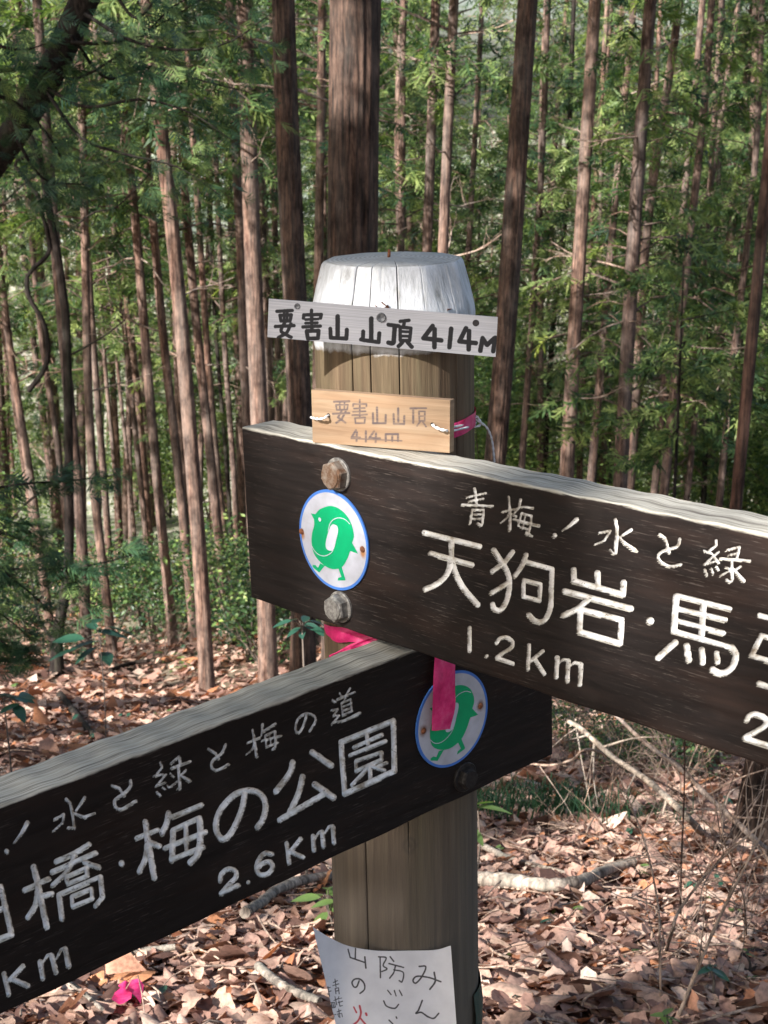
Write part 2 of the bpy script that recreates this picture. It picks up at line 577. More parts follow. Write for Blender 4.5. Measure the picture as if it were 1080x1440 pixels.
def tree(name, pts, D, w_px, label, mat='bark', crown=None, crown_h=7.5, nd=4, group=None, seg=14, cat='tree', top=None, crown_scale=1.0, dead_lo=.25, wtop=None):
    """pts: photograph directions of the stem from its top to its lowest seen point; D: distance in metres"""
    W = [at(u, v_, D) for (u, v_) in pts]
    # go down to the ground
    lo = W[-1]; d = W[-1] - W[-2]; d = d / abs(d[2])
    gz = float(ground_z(lo[0], D))
    base = lo + d * max(0, lo[2] - gz)
    base[2] = float(ground_z(base[0], base[1]))
    hi = W[0]; u_ = (W[0] - W[1]); u_ = u_ / abs(u_[2] + 1e-6)
    ht = top if top else 15 + (D * 7 % 5)
    u_ = u_ * .6 + np.array([0, 0, .4])
    topp = hi + u_ * max(1.0, (base[2] + ht) - hi[2])
    P = [topp] + W + ([base] if lo[2] - gz > .3 else [])
    if lo[2] - gz <= .3: P[-1] = base
    P = np.array(P)[::-1]
    n = 46
    near = mat == 'bark_near'
    if near: n = 230
    cl = np.r_[0, np.cumsum(np.linalg.norm(np.diff(P, axis=0), axis=1))]
    q_ = np.linspace(0, cl[-1], n)
    path = np.stack([np.interp(q_, cl, P[:, a_]) for a_ in range(3)], -1)
    kw_ = n // 5 | 1
    hk = np.hanning(kw_ + 2)[1:-1]; hk /= hk.sum()
    pp = np.vstack([2 * path[0] - path[1:kw_ // 2 + 1][::-1], path, 2 * path[-1] - path[-kw_ // 2:-1][::-1]])
    sm = np.stack([np.convolve(pp[:, a_], hk, mode='valid') for a_ in range(3)], -1)
    if len(sm) >= n: path = sm[(len(sm) - n) // 2:(len(sm) - n) // 2 + n]
    r0 = w_px / 2 * D / FPX * .93
    zt = (path[:, 2] - base[2]) / (topp[2] - base[2])
    rad = r0 * (1.06 - .5 * np.clip(zt, 0, 1)) / .98 + r0 * .3 * np.exp(-(path[:, 2] - base[2]) / .25)
    root = link(name, None, loc=base)
    tag(root, label, cat, group)
    path_l = path - base; path_l[0, 2] -= .15
    sd_ = int(abs(base[0] * 97 + base[1] * 31)) + 5
    link('trunk', trunk_mesh(path_l, rad, 120 if near else seg, .05, sd_, M[mat], near), root)
    r = np.random.default_rng(sd_)
    for q in range(nd * 2 if nd > 1 else nd):
        # dead limbs on the lower bole
        hz = r.uniform(dead_lo, .62)
        i = int(np.clip(hz * n, 2, n - 3))
        az = r.uniform(0, 6.28); s = r.uniform(.35, 1.2)
        off = np.array([math.cos(az), math.sin(az), 0]) * rad[i] * .7
        link('dead_branch', DEAD[r.integers(0, 9)], root, path_l[i] + off, (r.uniform(0, 6.28) * 0, r.uniform(-.4, .25), az), s)
    if crown is not None:
        i = int(np.argmin(abs(path_l[:, 2] - crown_h)))
        link('crown', crown, root, path_l[i], (0, 0, r.uniform(0, 6.28)), crown_scale)
    return root


# ------------------------------------------------------------------ the trees one can tell apart
C = CROWN; CS = CROWN_SP
T_ = tree
T_('cypress_tree', [(500, 0), (498, 200), (496, 350)], 11.3, 79, 'thickest cypress trunk, straight and brown, rising right behind the white post cap', 'bark_near', nd=0, seg=64, crown=C[0], crown_h=9.5, crown_scale=1.1, top=19)
T_('cypress_tree', [(398, 0), (404, 200), (414, 400), (422, 590), (428, 760), (426, 930)], 15.5, 38, 'thick dark grey trunk just left of the thickest cypress trunk behind the post', 'bark_near', nd=5, seg=40, crown=C[1], crown_h=10, crown_scale=1.0, dead_lo=.3)
T_('cypress_tree', [(343, 0), (350, 200), (360, 480), (370, 700), (375, 870)], 19, 28, 'reddish trunk with pale patches standing second left of the thickest cypress', nd=4, crown=C[2], crown_h=10, crown_scale=1.0)
T_('cypress_tree', [(743, 0), (728, 211), (711, 480), (696, 650)], 17, 33, 'dark straight trunk just right of the metal summit plate, thickest on the right side', 'bark_near', nd=3, seg=40, crown=C[3], crown_h=10, crown_scale=1.0)
T_('cypress_tree', [(837, 0), (823, 229), (809, 450), (797, 664)], 20, 23, 'smooth trunk with a bright sunlit tan stretch, first right of the dark straight trunk', nd=4, crown=C[4], crown_h=10, crown_scale=1.0)
T_('cypress_tree', [(915, 0), (900, 194), (890, 352), (883, 480), (872, 680)], 20, 23, 'dark reddish trunk wrapped in hanging foliage at mid height, right half of the photo', nd=6, crown=CS[0], crown_h=3.8, crown_scale=1.15)
T_('cypress_tree', [(957, 0), (939, 123), (918, 246), (906, 352), (893, 560)], 26, 15, 'dark slanting trunk close on the right of the foliage wrapped trunk', nd=3, crown=CS[1], crown_h=5, crown_scale=1.2)
T_('cypress_tree', [(1001, 0), (992, 141), (978, 264), (958, 440), (933, 693)], 25, 14, 'slender slanting trunk lit orange near its top, front one of a crossing pair', nd=4, crown=CS[1], crown_h=8, crown_scale=1.1)
T_('cypress_tree', [(980, 100), (955, 350), (943, 440), (921, 684)], 29, 12, 'slender trunk behind the orange lit slanting trunk, rear one of the crossing pair', nd=2, crown=CS[2], crown_h=4.2, crown_scale=1.3)
T_('cypress_tree', [(890, 28), (872, 197), (862, 317), (848, 480), (831, 676)], 28, 13, 'thin grey brown trunk between the tan sunlit trunk and the foliage wrapped trunk', nd=3, crown=CS[2], crown_h=5, crown_scale=1.2)
T_('cypress_tree', [(639, 0), (630, 176), (623, 352), (618, 500)], 20, 18, 'smooth pale tan sunlit trunk right of the white post cap, rightmost of the pair there', nd=5, crown=CS[3], crown_h=7.2, crown_scale=1.2)
T_('cypress_tree', [(613, 0), (607, 176), (600, 352), (596, 500)], 21, 17, 'reddish mottled trunk above the white post cap, left of the smooth pale tan one', nd=4, crown=C[4], crown_h=10.5)
T_('cypress_tree', [(567, 0), (566, 176), (564, 352), (562, 500)], 29, 12, 'thin pale trunk just right of the thickest cypress', nd=3, crown=CS[2], crown_h=6, crown_scale=1.2)
T_('cypress_tree', [(676, 53), (665, 246), (657, 380), (650, 520)], 30, 11, 'thin lit trunk half way between the white post cap and the dark straight trunk', nd=4, crown=CS[3], crown_h=5.5, crown_scale=1.2)
T_('cypress_tree', [(453, 0), (451, 176), (448, 352), (446, 500)], 24, 15, 'reddish trunk squeezed between the two thickest trunks', nd=4, crown=CS[1], crown_h=7, crown_scale=1.3)
T_('cypress_tree', [(770, 18), (763, 229), (746, 480), (734, 652)], 28, 11, 'thin pinkish trunk just right of the dark straight trunk', nd=4, crown=CS[0], crown_h=6, crown_scale=1.2)
T_('cypress_tree', [(1015, 60), (1013, 225), (996, 480), (990, 690)], 33, 9, 'thin dark stem amid the dense leaves at the right, between two slanting trunks', 'bark_dark', nd=2, crown=CS[1], crown_h=2.5, crown_scale=1.5)
T_('cypress_tree', [(1090, 120), (1073, 317), (1057, 480), (1035, 709), (1000, 1085)], 8.6, 19, 'slender dark red trunk slanting up to the right edge of the photo', 'bark_red', nd=0, crown=None, top=11, seg=16)
T_('cypress_tree', [(1072, -10), (1066, 200), (1045, 400), (1031, 500), (1012, 705)], 27, 11, 'thin dark slanting trunk left of the slender dark red trunk at the right edge', nd=3, crown=CS[2], crown_h=4, crown_scale=1.4)
T_('cypress_tree', [(800, 200), (795, 334), (778, 440), (766, 656)], 34, 9, 'thin dark stem left of the tan sunlit trunk on the right', 'bark_dark', nd=2, crown=CS[3], crown_h=4, crown_scale=1.4)
T_('cypress_tree', [(842, 200), (823, 440), (815, 668)], 34, 10, 'thin shaded trunk directly right of the tan sunlit trunk', nd=2, crown=CS[0], crown_h=5.5, crown_scale=1.2)
T_('cypress_tree', [(905, 440), (895, 600), (888, 690)], 30, 9, 'short seen thin trunk just right of the foliage wrapped trunk, above the upper board', nd=1, crown=CS[1], crown_h=3.2, crown_scale=1.2)
T_('cypress_tree', [(990, 400), (978, 583), (966, 700)], 30, 10, 'thin red brown trunk low above the upper board, right of the crossing pair', nd=1, crown=CS[2], crown_h=6.5)
T_('cypress_tree', [(1135, 720), (1100, 950), (1068, 1165)], 5.9, 70, 'thick dark trunk foot below the upper board at the right edge', 'bark_near', nd=0, seg=40, top=11)
# left side
T_('cypress_tree', [(208, 18), (225, 169), (246, 352), (260, 500), (267, 630), (280, 747), (290, 940)], 18.5, 23, 'long leaning trunk with a sunlit orange foot, tallest in the left half', nd=4, crown=CS[2], crown_h=7.3, crown_scale=1.3, seg=24)
T_('cypress_tree', [(172, 141), (192, 317), (204, 480), (220, 667), (237, 835)], 24, 15, 'slender leaning lit trunk left of the one with the orange foot', nd=4, crown=CS[1], crown_h=7.6, crown_scale=1.2)
T_('cypress_tree', [(203, 180), (218, 338), (229, 480), (250, 647), (268, 840)], 24, 14, 'dull grey trunk hugging the left side of the trunk with the orange foot', nd=3, crown=CS[2], crown_h=6.5, crown_scale=1.2)
T_('cypress_tree', [(255, 200), (262, 300), (278, 480), (300, 680), (314, 820)], 25, 15, 'pale sunlit trunk close right of the trunk with the orange foot', nd=3, crown=CS[0], crown_h=7.6, crown_scale=1.3)
T_('cypress_tree', [(270, 180), (281, 327), (290, 480), (303, 640), (322, 820)], 29, 11, 'darker thin trunk right beside the pale sunlit trunk, left of the upper board', nd=3, crown=CS[3], crown_h=7, crown_scale=1.2)
T_('cypress_tree', [(325, 60), (330, 200), (338, 317), (342, 480), (352, 700)], 24, 15, 'pink brown trunk that goes down behind the left end of the upper board', nd=4, crown=C[0], crown_h=11)
T_('cypress_tree', [(356, 60), (361, 105), (367, 250), (373, 387), (380, 560)], 31, 11, 'thin pinkish trunk right of the reddish patched trunk, left one of two', nd=3, crown=CS[0], crown_h=6, crown_scale=1.3)
T_('cypress_tree', [(383, 60), (385, 105), (386, 250), (388, 405), (392, 580)], 32, 10, 'thin pinkish trunk right of the reddish patched trunk, right one of two', nd=3, crown=CS[1], crown_h=11)
T_('cypress_tree', [(70, 250), (84, 420), (100, 600), (115, 720), (119, 840)], 22, 17, 'orange lit trunk right behind the black crooked sapling', nd=3, crown=CS[3], crown_h=7.5, crown_scale=1.3)
T_('cypress_tree', [(116, 150), (119, 300), (122, 480), (127, 650), (138, 740), (151, 850)], 23, 14, 'pinkish trunk second right of the black crooked sapling, bending at its foot', nd=4, crown=CS[1], crown_h=6.3, crown_scale=1.3)
T_('cypress_tree', [(-5, 330), (6, 440), (20, 540), (43, 667), (60, 800)], 24, 13, 'leaning lit trunk nearest the left edge of the photo', nd=3, crown=CS[3], crown_h=6, crown_scale=1.5)
T_('cypress_tree', [(48, 380), (60, 500), (76, 580), (88, 690)], 30, 10, 'pale thin trunk between the left edge trunk and the black crooked sapling', nd=2, crown=CS[0], crown_h=6, crown_scale=1.3)
T_('cypress_tree', [(125, 380), (133, 513), (147, 680), (154, 790)], 28, 11, 'dark trunk just right of the pinkish bending trunk', nd=2, crown=CS[3], crown_h=5.8, crown_scale=1.4)
T_('cypress_tree', [(140, 400), (150, 547), (160, 640), (168, 740)], 38, 7, 'very thin dark stem in the left middle, left one of three', nd=1, crown=CS[0], crown_h=5.5, crown_scale=1.7)
T_('cypress_tree', [(153, 380), (163, 497), (183, 680), (189, 750)], 38, 6, 'very thin dark stem in the left middle, middle one of three', nd=1, crown=CS[3], crown_h=7, crown_scale=1.5)
T_('cypress_tree', [(165, 380), (177, 480), (200, 700), (209, 790)], 34, 9, 'thin lit stem in the left middle, right one of three', nd=2, crown=CS[1], crown_h=6, crown_scale=1.6)
T_('cypress_tree', [(308, 330), (315, 480), (330, 680), (334, 810)], 31, 9, 'thin trunk nearest to the left end of the upper board', nd=2, crown=CS[2], crown_h=6, crown_scale=1.5)
T_('cypress_tree', [(295, 330), (304, 480), (318, 640), (328, 790)], 35, 7, 'very thin dark stem second nearest to the left end of the upper board', 'bark_dark', nd=1, crown=CS[2], crown_h=11)

# black crooked sapling on the left, with a snaking branch
D = 10.5
pts = [at(u, v_, D) for (u, v_) in ((-30, 60), (10, 134), (53, 218), (70, 299), (88, 405), (94, 480), (97, 680), (96, 800), (82, 890), (80, 948))]
b = ground_at(80, 948); pts = [at(u, v_, b[1]) for (u, v_) in ((-30, 60), (10, 134), (53, 218), (70, 299), (88, 405), (94, 480), (97, 680), (96, 800), (82, 890))] + [b]
sap = tag(link('sapling', None, loc=b), 'black crooked understorey stem with a snaking side branch, left part of the photo', 'sapling')
path = smooth_path(np.array(pts)[::-1] - b, 60)
kf = b[1] / FPX / 2
link('trunk', trunk_mesh(path, np.interp(np.linspace(0, 1, 60), [0, .04, .2, .5, .8, 1], [26, 20, 15, 12, 10, 7]) * kf, 10, .06, 3, M['bark_dark']), sap)
for bp, w0, w1, mt in (([(50, 215), (21, 229), (35, 250), (53, 275), (60, 300), (69, 341), (66, 360), (39, 387), (42, 420), (60, 450), (68, 490), (62, 520), (40, 550)], 5, 8, 'bark_dark'),
               ([(97, 500), (120, 488), (150, 470), (175, 450)], 4, 2, 'bark_dark'), ([(97, 670), (60, 690), (30, 715), (-10, 760)], 5, 3, 'bark_dark'),
               ([(92, 330), (130, 300), (165, 290), (215, 240)], 3, 2, 'bark_dark'), ([(60, 240), (30, 262), (-10, 300)], 4, 2, 'bark_dark'),
               ([(78, 905), (60, 880), (50, 850), (40, 780)], 6, 2, 'bark_dark')):
    q = smooth_path([at(u, v_, b[1] - .08 * i / len(bp)) for i, (u, v_) in enumerate(bp)], 30) - b
    mb = MB(); tube(mb, q, np.linspace(w0, w1, 30) * kf, 7, 0); link('branch', mb.mesh('branch', M[mt]), sap)

# big leaning trunk at the upper left with hanging foliage
Dl = 9.0
lp = [(190, -180), (145, -60), (112, 15), (62, 120), (0, 215), (-70, 300), (-170, 440)]
W = [at(u, v_, Dl + .1 * i) for i, (u, v_) in enumerate(lp)]
gb = W[-1] + np.array([-.5, .3, 0]); gb[2] = ground_z(gb[0], gb[1])
leaning = tag(link('leaning_tree', None, loc=gb), 'dark leaning trunk crossing the top left corner with drooping blue green foliage', 'tree')
path = smooth_path(np.array([gb] + W[::-1]) - gb, 50)
link('trunk', trunk_mesh(path, np.linspace(.10, .070, 50), 24, .09, 8, M['bark_dark']), leaning)
r = np.random.default_rng(5)
brs = [[(150, -30), (190, 25), (230, -10), (300, -40)], [(100, 60), (160, 60), (215, 40), (330, -30)], [(100, 50), (150, 110), (210, 95), (290, 115), (350, 130)],
       [(60, 120), (120, 150), (200, 140), (270, 160), (330, 200)], [(60, 120), (110, 190), (170, 215), (250, 235), (310, 275)], [(20, 190), (60, 250), (120, 260)],
       [(0, 100), (60, 95), (110, 110), (190, 60), (250, 5), (320, -20)], [(120, 20), (180, 55), (250, 70), (320, 60), (380, 20)], [(-20, 60), (30, 70), (70, 60)], [(-20, 130), (30, 150), (80, 210), (95, 265)]]
Pp, yaw = [], []
for bp in brs:
    d0 = Dl + r.uniform(-1.2, .2)
    q = smooth_path([at(u, v_, Dl + (d0 - Dl) * min(1, i / 1.5)) for i, (u, v_) in enumerate(bp)], 24) - gb
    mb = MB(); tube(mb, q, np.linspace(.012, .003, 24), 5, 0); link('branch', mb.mesh('branch', M['bark_dark']), leaning)
    for k in range(95):
        i = r.integers(3, 23); Pp.append(q[i] + r.normal(0, .12, 3) + [0, 0, -.06]); dd = q[i] - q[i - 1]; yaw.append(math.atan2(dd[1], dd[0]) + r.choice([-1, 1]) * r.uniform(0, 1.1))
n = len(Pp)
V, rr = place_sprays(np.array(Pp), np.array(yaw), r.uniform(-.2, 1.0, n), r.normal(0, .6, n), r.uniform(.22, .5, n), SPR_FINE, r, r.uniform(.1, 1.0, n))
mb = MB(); k = V.shape[0] * V.shape[1]; mb.add(V.reshape(-1, 3), np.arange(k * 4).reshape(-1, 4), 0, np.repeat(rr.ravel(), 4))
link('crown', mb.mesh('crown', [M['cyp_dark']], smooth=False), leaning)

# low conifer boughs reaching in from the left edge (young cypress)
def bough_tree(label, base_px, D, boughs, seed, mats, nspr=40, spr=SPR_FINE, sc_=(.3, .6), stem=True):
    r = np.random.default_rng(seed)
    bx = at(base_px[0], base_px[1], D); bx[2] = ground_z(bx[0], bx[1])
    root = tag(link('young_cypress', None, loc=bx), label, 'tree')
    topz = at(base_px[0], base_px[1], D)[2]
    mb = MB(); tube(mb, smooth_path([[0, 0, -.1], [.03, .02, (topz - bx[2]) * .5], [0, 0, topz - bx[2] + .2]], 14), np.linspace(.03, .01, 14), 7, 0)
    link('trunk', mb.mesh('trunk', M['bark_dark']), root)
    Pp, yaw = [], []
    for bp in boughs:
        q = smooth_path([at(u, v_, D + r.uniform(-.25, .25)) for (u, v_) in bp], 20) - bx
        q = np.vstack([[0, 0, q[0][2] - .1], q])
        mb = MB(); tube(mb, q, np.linspace(.010, .003, len(q)), 5, 0); link('branch', mb.mesh('branch', M['bark_dark']), root)
        for k in range(nspr):
            i = r.integers(2, 20); Pp.append(q[i] + r.normal(0, .05, 3)); dd = q[i] - q[i - 1]; yaw.append(math.atan2(dd[1], dd[0]) + r.choice([-1, 1]) * r.uniform(.1, 1.1))
    n = len(Pp)
    V, rr = place_sprays(np.array(Pp), np.array(yaw), r.uniform(-.2, .5, n), r.normal(0, .4, n), r.uniform(*sc_, n), spr, r, r.uniform(.1, .9, n))
    mb = MB(); k = V.shape[0] * V.shape[1]; mb.add(V.reshape(-1, 3), np.arange(k * 4).reshape(-1, 4), 0, np.repeat(rr.ravel(), 4))
    link('foliage', mb.mesh('foliage', mats, smooth=False), root)


bough_tree('young conifer with flat blue green boughs reaching in from the left edge', (-60, 640), 9.0,
           [[(-30, 690), (40, 680), (100, 676), (160, 668)], [(-30, 740), (30, 760), (90, 800), (130, 850)], [(-30, 780), (20, 815), (70, 860), (95, 900)], [(-30, 800), (80, 800), (150, 790), (215, 770)],
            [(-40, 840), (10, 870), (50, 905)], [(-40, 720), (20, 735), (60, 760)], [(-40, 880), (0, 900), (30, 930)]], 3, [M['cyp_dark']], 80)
bough_tree('young cypress with bright green sunlit boughs in front of the slanting trunks at the right', (960, 400), 16.0,
           [[(960, 420), (920, 400), (880, 395)], [(960, 560), (900, 585), (860, 590), (815, 600)], [(955, 530), (1000, 560), (1040, 570)], [(955, 600), (920, 640), (870, 650)], [(965, 480), (930, 500), (900, 540)],
            [(960, 450), (1010, 440), (1050, 430)], [(965, 520), (1010, 500), (1060, 520)]], 4, [M['cyp']], 44, SPR, (.7, 1.4))

# ------------------------------------------------------------------ trees farther down the slope: alike, past telling apart
FTR = []
for k in range(4):
    r = np.random.default_rng(90 + k)
    path = smooth_path([[0, 0, -.3], [r.normal(0, .1), r.normal(0, .1), 5], [r.normal(0, .2), r.normal(0, .2), 10], [0, 0, 17]], 16)
    FTR.append(trunk_mesh(path, np.linspace(.15, .04, 16), 8, .04, k))
r = np.random.default_rng(77)
placed = []
def far_tree(x, y, crown_lo, scale, name='cypress_tree', sparse=False):
    z = float(ground_z(x, y))
    o = link(name, None, loc=(x, y, z), rot=(r.normal(0, .035), r.normal(0, .035) + x / y * .12, r.uniform(0, 6.28)))
    tag(o, 'cypress among the many alike ones standing far down the slope', 'tree', 'far cypresses down the slope')
    w_ = r.uniform(.55, 1.35); link('trunk', FTR[r.integers(0, 4)], o, (0, 0, 0), (0, 0, r.uniform(0, 6.28)), (w_, w_, 1.1))
    cm = (CS if sparse else C)[r.integers(0, 4)]
    link('crown', cm, o, (0, 0, crown_lo), (0, 0, r.uniform(0, 6.28)), scale)
    if y > 34: link('crown', (C if (abs(x / y) < .1 or r.uniform() < .35) else CS)[r.integers(0, 4)], o, (0, 0, crown_lo + 6.0), (0, 0, r.uniform(0, 6.28)), scale * 1.25)
    for q in range(3 if y < 60 else 0):
        az = r.uniform(0, 6.28)
        link('dead_branch', DEAD[r.integers(0, 9)], o, (0, 0, r.uniform(2, crown_lo + 3)), (0, r.uniform(-.5, .2), az), r.uniform(.6, 1.5))
k = 0
while k < 100:
    y = r.uniform(31, 66); x = r.uniform(-.36, .36) * y
    if any((x - a) ** 2 + (y - b_) ** 2 < 1.7 ** 2 for a, b_ in placed): continue
    placed.append((x, y)); k += 1
    side = x / y
    lo = r.uniform(2.2, 8) if side < 0 else r.uniform(2.0, 8)
    far_tree(x, y, lo, r.uniform(.9, 1.35) if side > 0 else r.uniform(.8, 1.15), sparse=(r.uniform() < (.85 if side < 0 else .55)))

k = 0
while k < 50:
    y = r.uniform(66, 112); x = r.uniform(-.32, .32) * y
    if any((x - a) ** 2 + (y - b_) ** 2 < 2.2 ** 2 for a, b_ in placed): continue
    placed.append((x, y)); k += 1
    far_tree(x, y, r.uniform(3, 9), r.uniform(1.0, 1.5), sparse=True)
k = 0
while k < 80:
    y = r.uniform(18, 80); x = r.choice([-1, 1]) * r.uniform(.34, .85) * y
    if any((x - a) ** 2 + (y - b_) ** 2 < 2.0 ** 2 for a, b_ in placed): continue
    placed.append((x, y)); k += 1
    far_tree(x, y, r.uniform(4, 9), r.uniform(1.0, 1.4), sparse=True)

# broadleaf understorey on the far slope: leafy mid-height trees, brighter green
def leaf_cloud(seed, n, rad, h0, h1, size, blobs=7):
    r = np.random.default_rng(seed)
    cen = np.stack([r.normal(0, rad * .5, blobs), r.normal(0, rad * .5, blobs), r.uniform(h0, h1, blobs)], -1)
    c = r.integers(0, blobs, n)
    P = cen[c] + r.normal(0, 1, (n, 3)) * np.array([rad * .38, rad * .38, (h1 - h0) * .16])
    yaw = r.uniform(0, 6.28, n); pit = r.uniform(-.5, .9, n); rol = r.normal(0, .7, n); sc_ = r.uniform(.6, 1.3, n) * size
    t = np.array([[[0, 0, 0], [.45, .26, .03], [1, 0, -.06], [.4, -.26, .03]]])
    V, rr = place_sprays(P, yaw, pit, rol, sc_, [t], r, np.clip(r.uniform(.15, .85, blobs)[c] + r.normal(0, .15, n), 0, 1))
    return V, rr, cen


def shrub_mesh(seed, n, rad, h0, h1, size, mat):
    V, rr, cen = leaf_cloud(seed, n, rad, h0, h1, size)
    mb = MB(); k = len(V); mb.add(V.reshape(-1, 3), np.arange(k * 4).reshape(-1, 4), 0, np.repeat(rr.ravel(), 4))
    fol = mb.mesh('foliage', [mat], smooth=False)
    mb = MB()
    for c in cen:
        tube(mb, smooth_path([[0, 0, -.05], c * [.4, .4, .5], c], 7), np.linspace(.012, .004, 7) * (1 + h1 / 3), 4, 0, cap=False)
    return fol, mb.mesh('stem', M['bark_grey'])


UND = [shrub_mesh(200 + k, 7000, 1.7, 1.2, 6.0, .13, M['broad']) for k in range(3)]
M['shrub'] = leaf_mat('shrub_leaf', [(0, (.012, .035, .018)), (.45, (.04, .085, .03)), (.75, (.11, .18, .05)), (1, (.28, .35, .10))], .25, .4, .5)
SHR = [shrub_mesh(210 + k, 1000, .6, .2, 1.25, .075, M['shrub']) for k in range(5)]
r = np.random.default_rng(12)
for k in range(52):
    y = r.uniform(30, 80) if k < 34 else r.uniform(52, 100); x = -r.uniform(.0, .5) * y if 34 <= k < 47 else (r.uniform(-.34, .34) if k % 5 < 1 else r.uniform(0, .34)) * y
    o = link('understorey_tree', None, loc=(x, y, float(ground_z(x, y))), rot=(0, 0, r.uniform(0, 6.28)), scale=r.uniform(.8, 1.3))
    tag(o, 'leafy evergreen understorey tree far between the trunks on the slope', 'tree', 'understorey trees between the far trunks')
    fo, st = UND[r.integers(0, 3)]
    link('foliage', fo, o); link('trunk', st, o)
shr = [(200, 880, 'broad shrub between the slender lit trunk and the orange foot'), (235, 875, 'low shrub close left of the trunk with the orange foot'), (176, 852, 'shrub half way between the black sapling and the orange foot'),
       (160, 908, 'shrub on the litter below the pinkish bending trunk'), (246, 908, 'frontmost shrub left of the orange foot'), (328, 908, 'frontmost shrub right of the orange foot'), (352, 932, 'shrub touching the lower board right of the orange foot'),
       (336, 876, 'shrub behind, midway from the orange foot to the reddish patched trunk'), (392, 905, 'shrub between the two thick trunk feet left of the post'), (38, 882, 'shrub at the left edge behind the dark boughs'), (18, 922, 'lowest shrub at the left edge'),
       (120, 852, 'shrub right of the black crooked sapling, at the foot of the orange lit trunk'), (62, 842, 'shrub left of the black crooked sapling'), (302, 858, 'shrub right behind the trunk with the orange foot'), (215, 905, 'small shrub in front of the slender lit trunk'),
       (140, 872, 'shrub just right of the black sapling foot'), (274, 880, 'shrub directly behind the orange foot'), (362, 892, 'shrub at the foot of the reddish patched trunk'), (10, 852, 'farthest shrub at the left edge'), (92, 872, 'shrub right behind the black sapling foot'),
       (372, 940, 'shrub right above the lower board near the pink tape'), (800, 1052, 'bright shrub nearest the lower board end, under the upper board'), (838, 1072, 'leafy shrub behind the dark arching dead branch'), (884, 1078, 'leafy shrub between the two slanting dead branches'),
       (862, 1056, 'shrub peeping out right under the upper board edge'), (925, 1085, 'shrub behind the thin upright bare sapling'), (962, 1092, 'shrub nearest the thick dark trunk foot'), (250, 850, 'shrub far behind, left of the orange foot'), (322, 850, 'shrub far behind at the foot of the pale sunlit trunk')]
for (u, v_, lb) in shr:
    g = ground_at(u, v_)
    if g[1] > 60: continue
    o = link('evergreen_shrub', None, loc=g - [0, 0, .05], rot=(0, 0, r.uniform(0, 6.28)), scale=r.uniform(.7, 1.2) * (1.1 if g[1] > 15 else .34))
    tag(o, lb if len(lb.split()) > 3 else lb + ' on the slope', 'shrub', 'shrubs at the trunk feet' if u < 500 else 'shrubs below the upper board')
    fo, st = SHR[r.integers(0, 5)]
    link('foliage', fo, o); link('stem', st, o)

# ------------------------------------------------------------------ unseen trees added beside and behind the viewer, crowns cut to shade the place
r = np.random.default_rng(31)
cr_def = [(-3.6, -3.2, 5.0, 1.2), (-6.3, -3.4, 5.0, 1.2), (-9.2, -2.2, 5.2, 1.25), (-8.0, -6.5, 6.0, 1.25), (-5.0, -6.8, 6.0, 1.2), (-11.5, -5.5, 6.5, 1.3), (-10.0, 1.4, 4.6, 1.25), (-6.4, .8, 4.4, 1.15), (-12.5, -9.5, 8.0, 1.3), (-8.6, 4.6, 4.8, 1.2),
          (-12.0, 4.4, 5.8, 1.3), (-13.6, -.6, 6.5, 1.3), (-5.4, 5.6, 5.4, 1.1), (-6.6, 9.4, 7.0, 1.2), (-4.8, 11.6, 8.5, 1.1), (-2.0, -6.5, 6.0, 1.1), (1.8, -4.8, 5.5, 1.1), (4.6, 1.2, 5.0, 1.1), (-11.5, 14.5, 8, 1.2), (-8.6, 14.5, 8.5, 1.2), (-13.5, 18, 8, 1.3), (-14.5, 11, 7.5, 1.3), (-10.5, 20, 8.5, 1.2), (5.6, 12.5, 7, 1.2)]
for k, (x, y, lo, s) in enumerate(cr_def):
    z = float(ground_z(x, y)); base = np.array([x, y, z])
    data = crown_data(300 + k, 0, 8.0, 2.1, 80, 20, SPR_SH) if y < 12 else crown_data(300 + k, 0, 8.0, 2.1, 50, 13, SPR_SH)
    V = data[0] * s + base + [0, 0, lo]
    cen = V.reshape(len(V), -1, 3).mean(1)
    o = tag(link('cypress_tree', None, loc=base), 'cypress standing outside the view around the viewer, shading the summit', 'tree', 'cypresses around the viewer')
    path = smooth_path([[0, 0, -.2], [.05, 0, 4], [0, .05, 9], [0, 0, 14]], 16)
    link('trunk', trunk_mesh(path, np.linspace(.15, .04, 16), 14, .05, k), o)
    link('crown', crown_mesh('crown', data, [M['cyp'], M['bark']], ~in_shaft(cen)), o, (0, 0, lo), None, s)

# ------------------------------------------------------------------ leaf litter
def leaf_tpl(kind, seed):
    r = np.random.default_rng(seed)
    if kind == 0: nu, nv = 8, 5
    elif kind == 1: nu, nv = 4, 3
    else: nu, nv = 2, 2
    if kind == 2:
        return np.array([[-.5, 0, 0], [0, .27, .04], [.5, 0, .02], [0, -.27, .06]]), np.array([[0, 3, 2, 1]])
    curl = r.uniform(-2.2, 2.2); bend = r.uniform(-1.3, 1.3); tw = r.uniform(-1.2, 1.2)
    V = []
    for i in range(nu):
        t = i / (nu - 1); wd = max(.02, math.sin(math.pi * min(1, (t * .93 + .05))) ** .75) * .29 * (1 + .0 * t)
        if kind == 0: wd *= r.uniform(.62, 1.2)
        for j in range(nv):
            s = (j / (nv - 1) - .5) * 2
            x = t - .5; y = s * wd
            z = curl * y * y * 1.3 + bend * x * x * .45 + tw * x * y + r.normal(0, .018)
            V.append([x + r.normal(0, .012), y, z])
    F = [[i * nv + j, (i + 1) * nv + j, (i + 1) * nv + j + 1, i * nv + j + 1] for i in range(nu - 1) for j in range(nv - 1)]
    V = np.array(V); V[:, 2] -= V[:, 2].mean()
    return V, np.array(F)


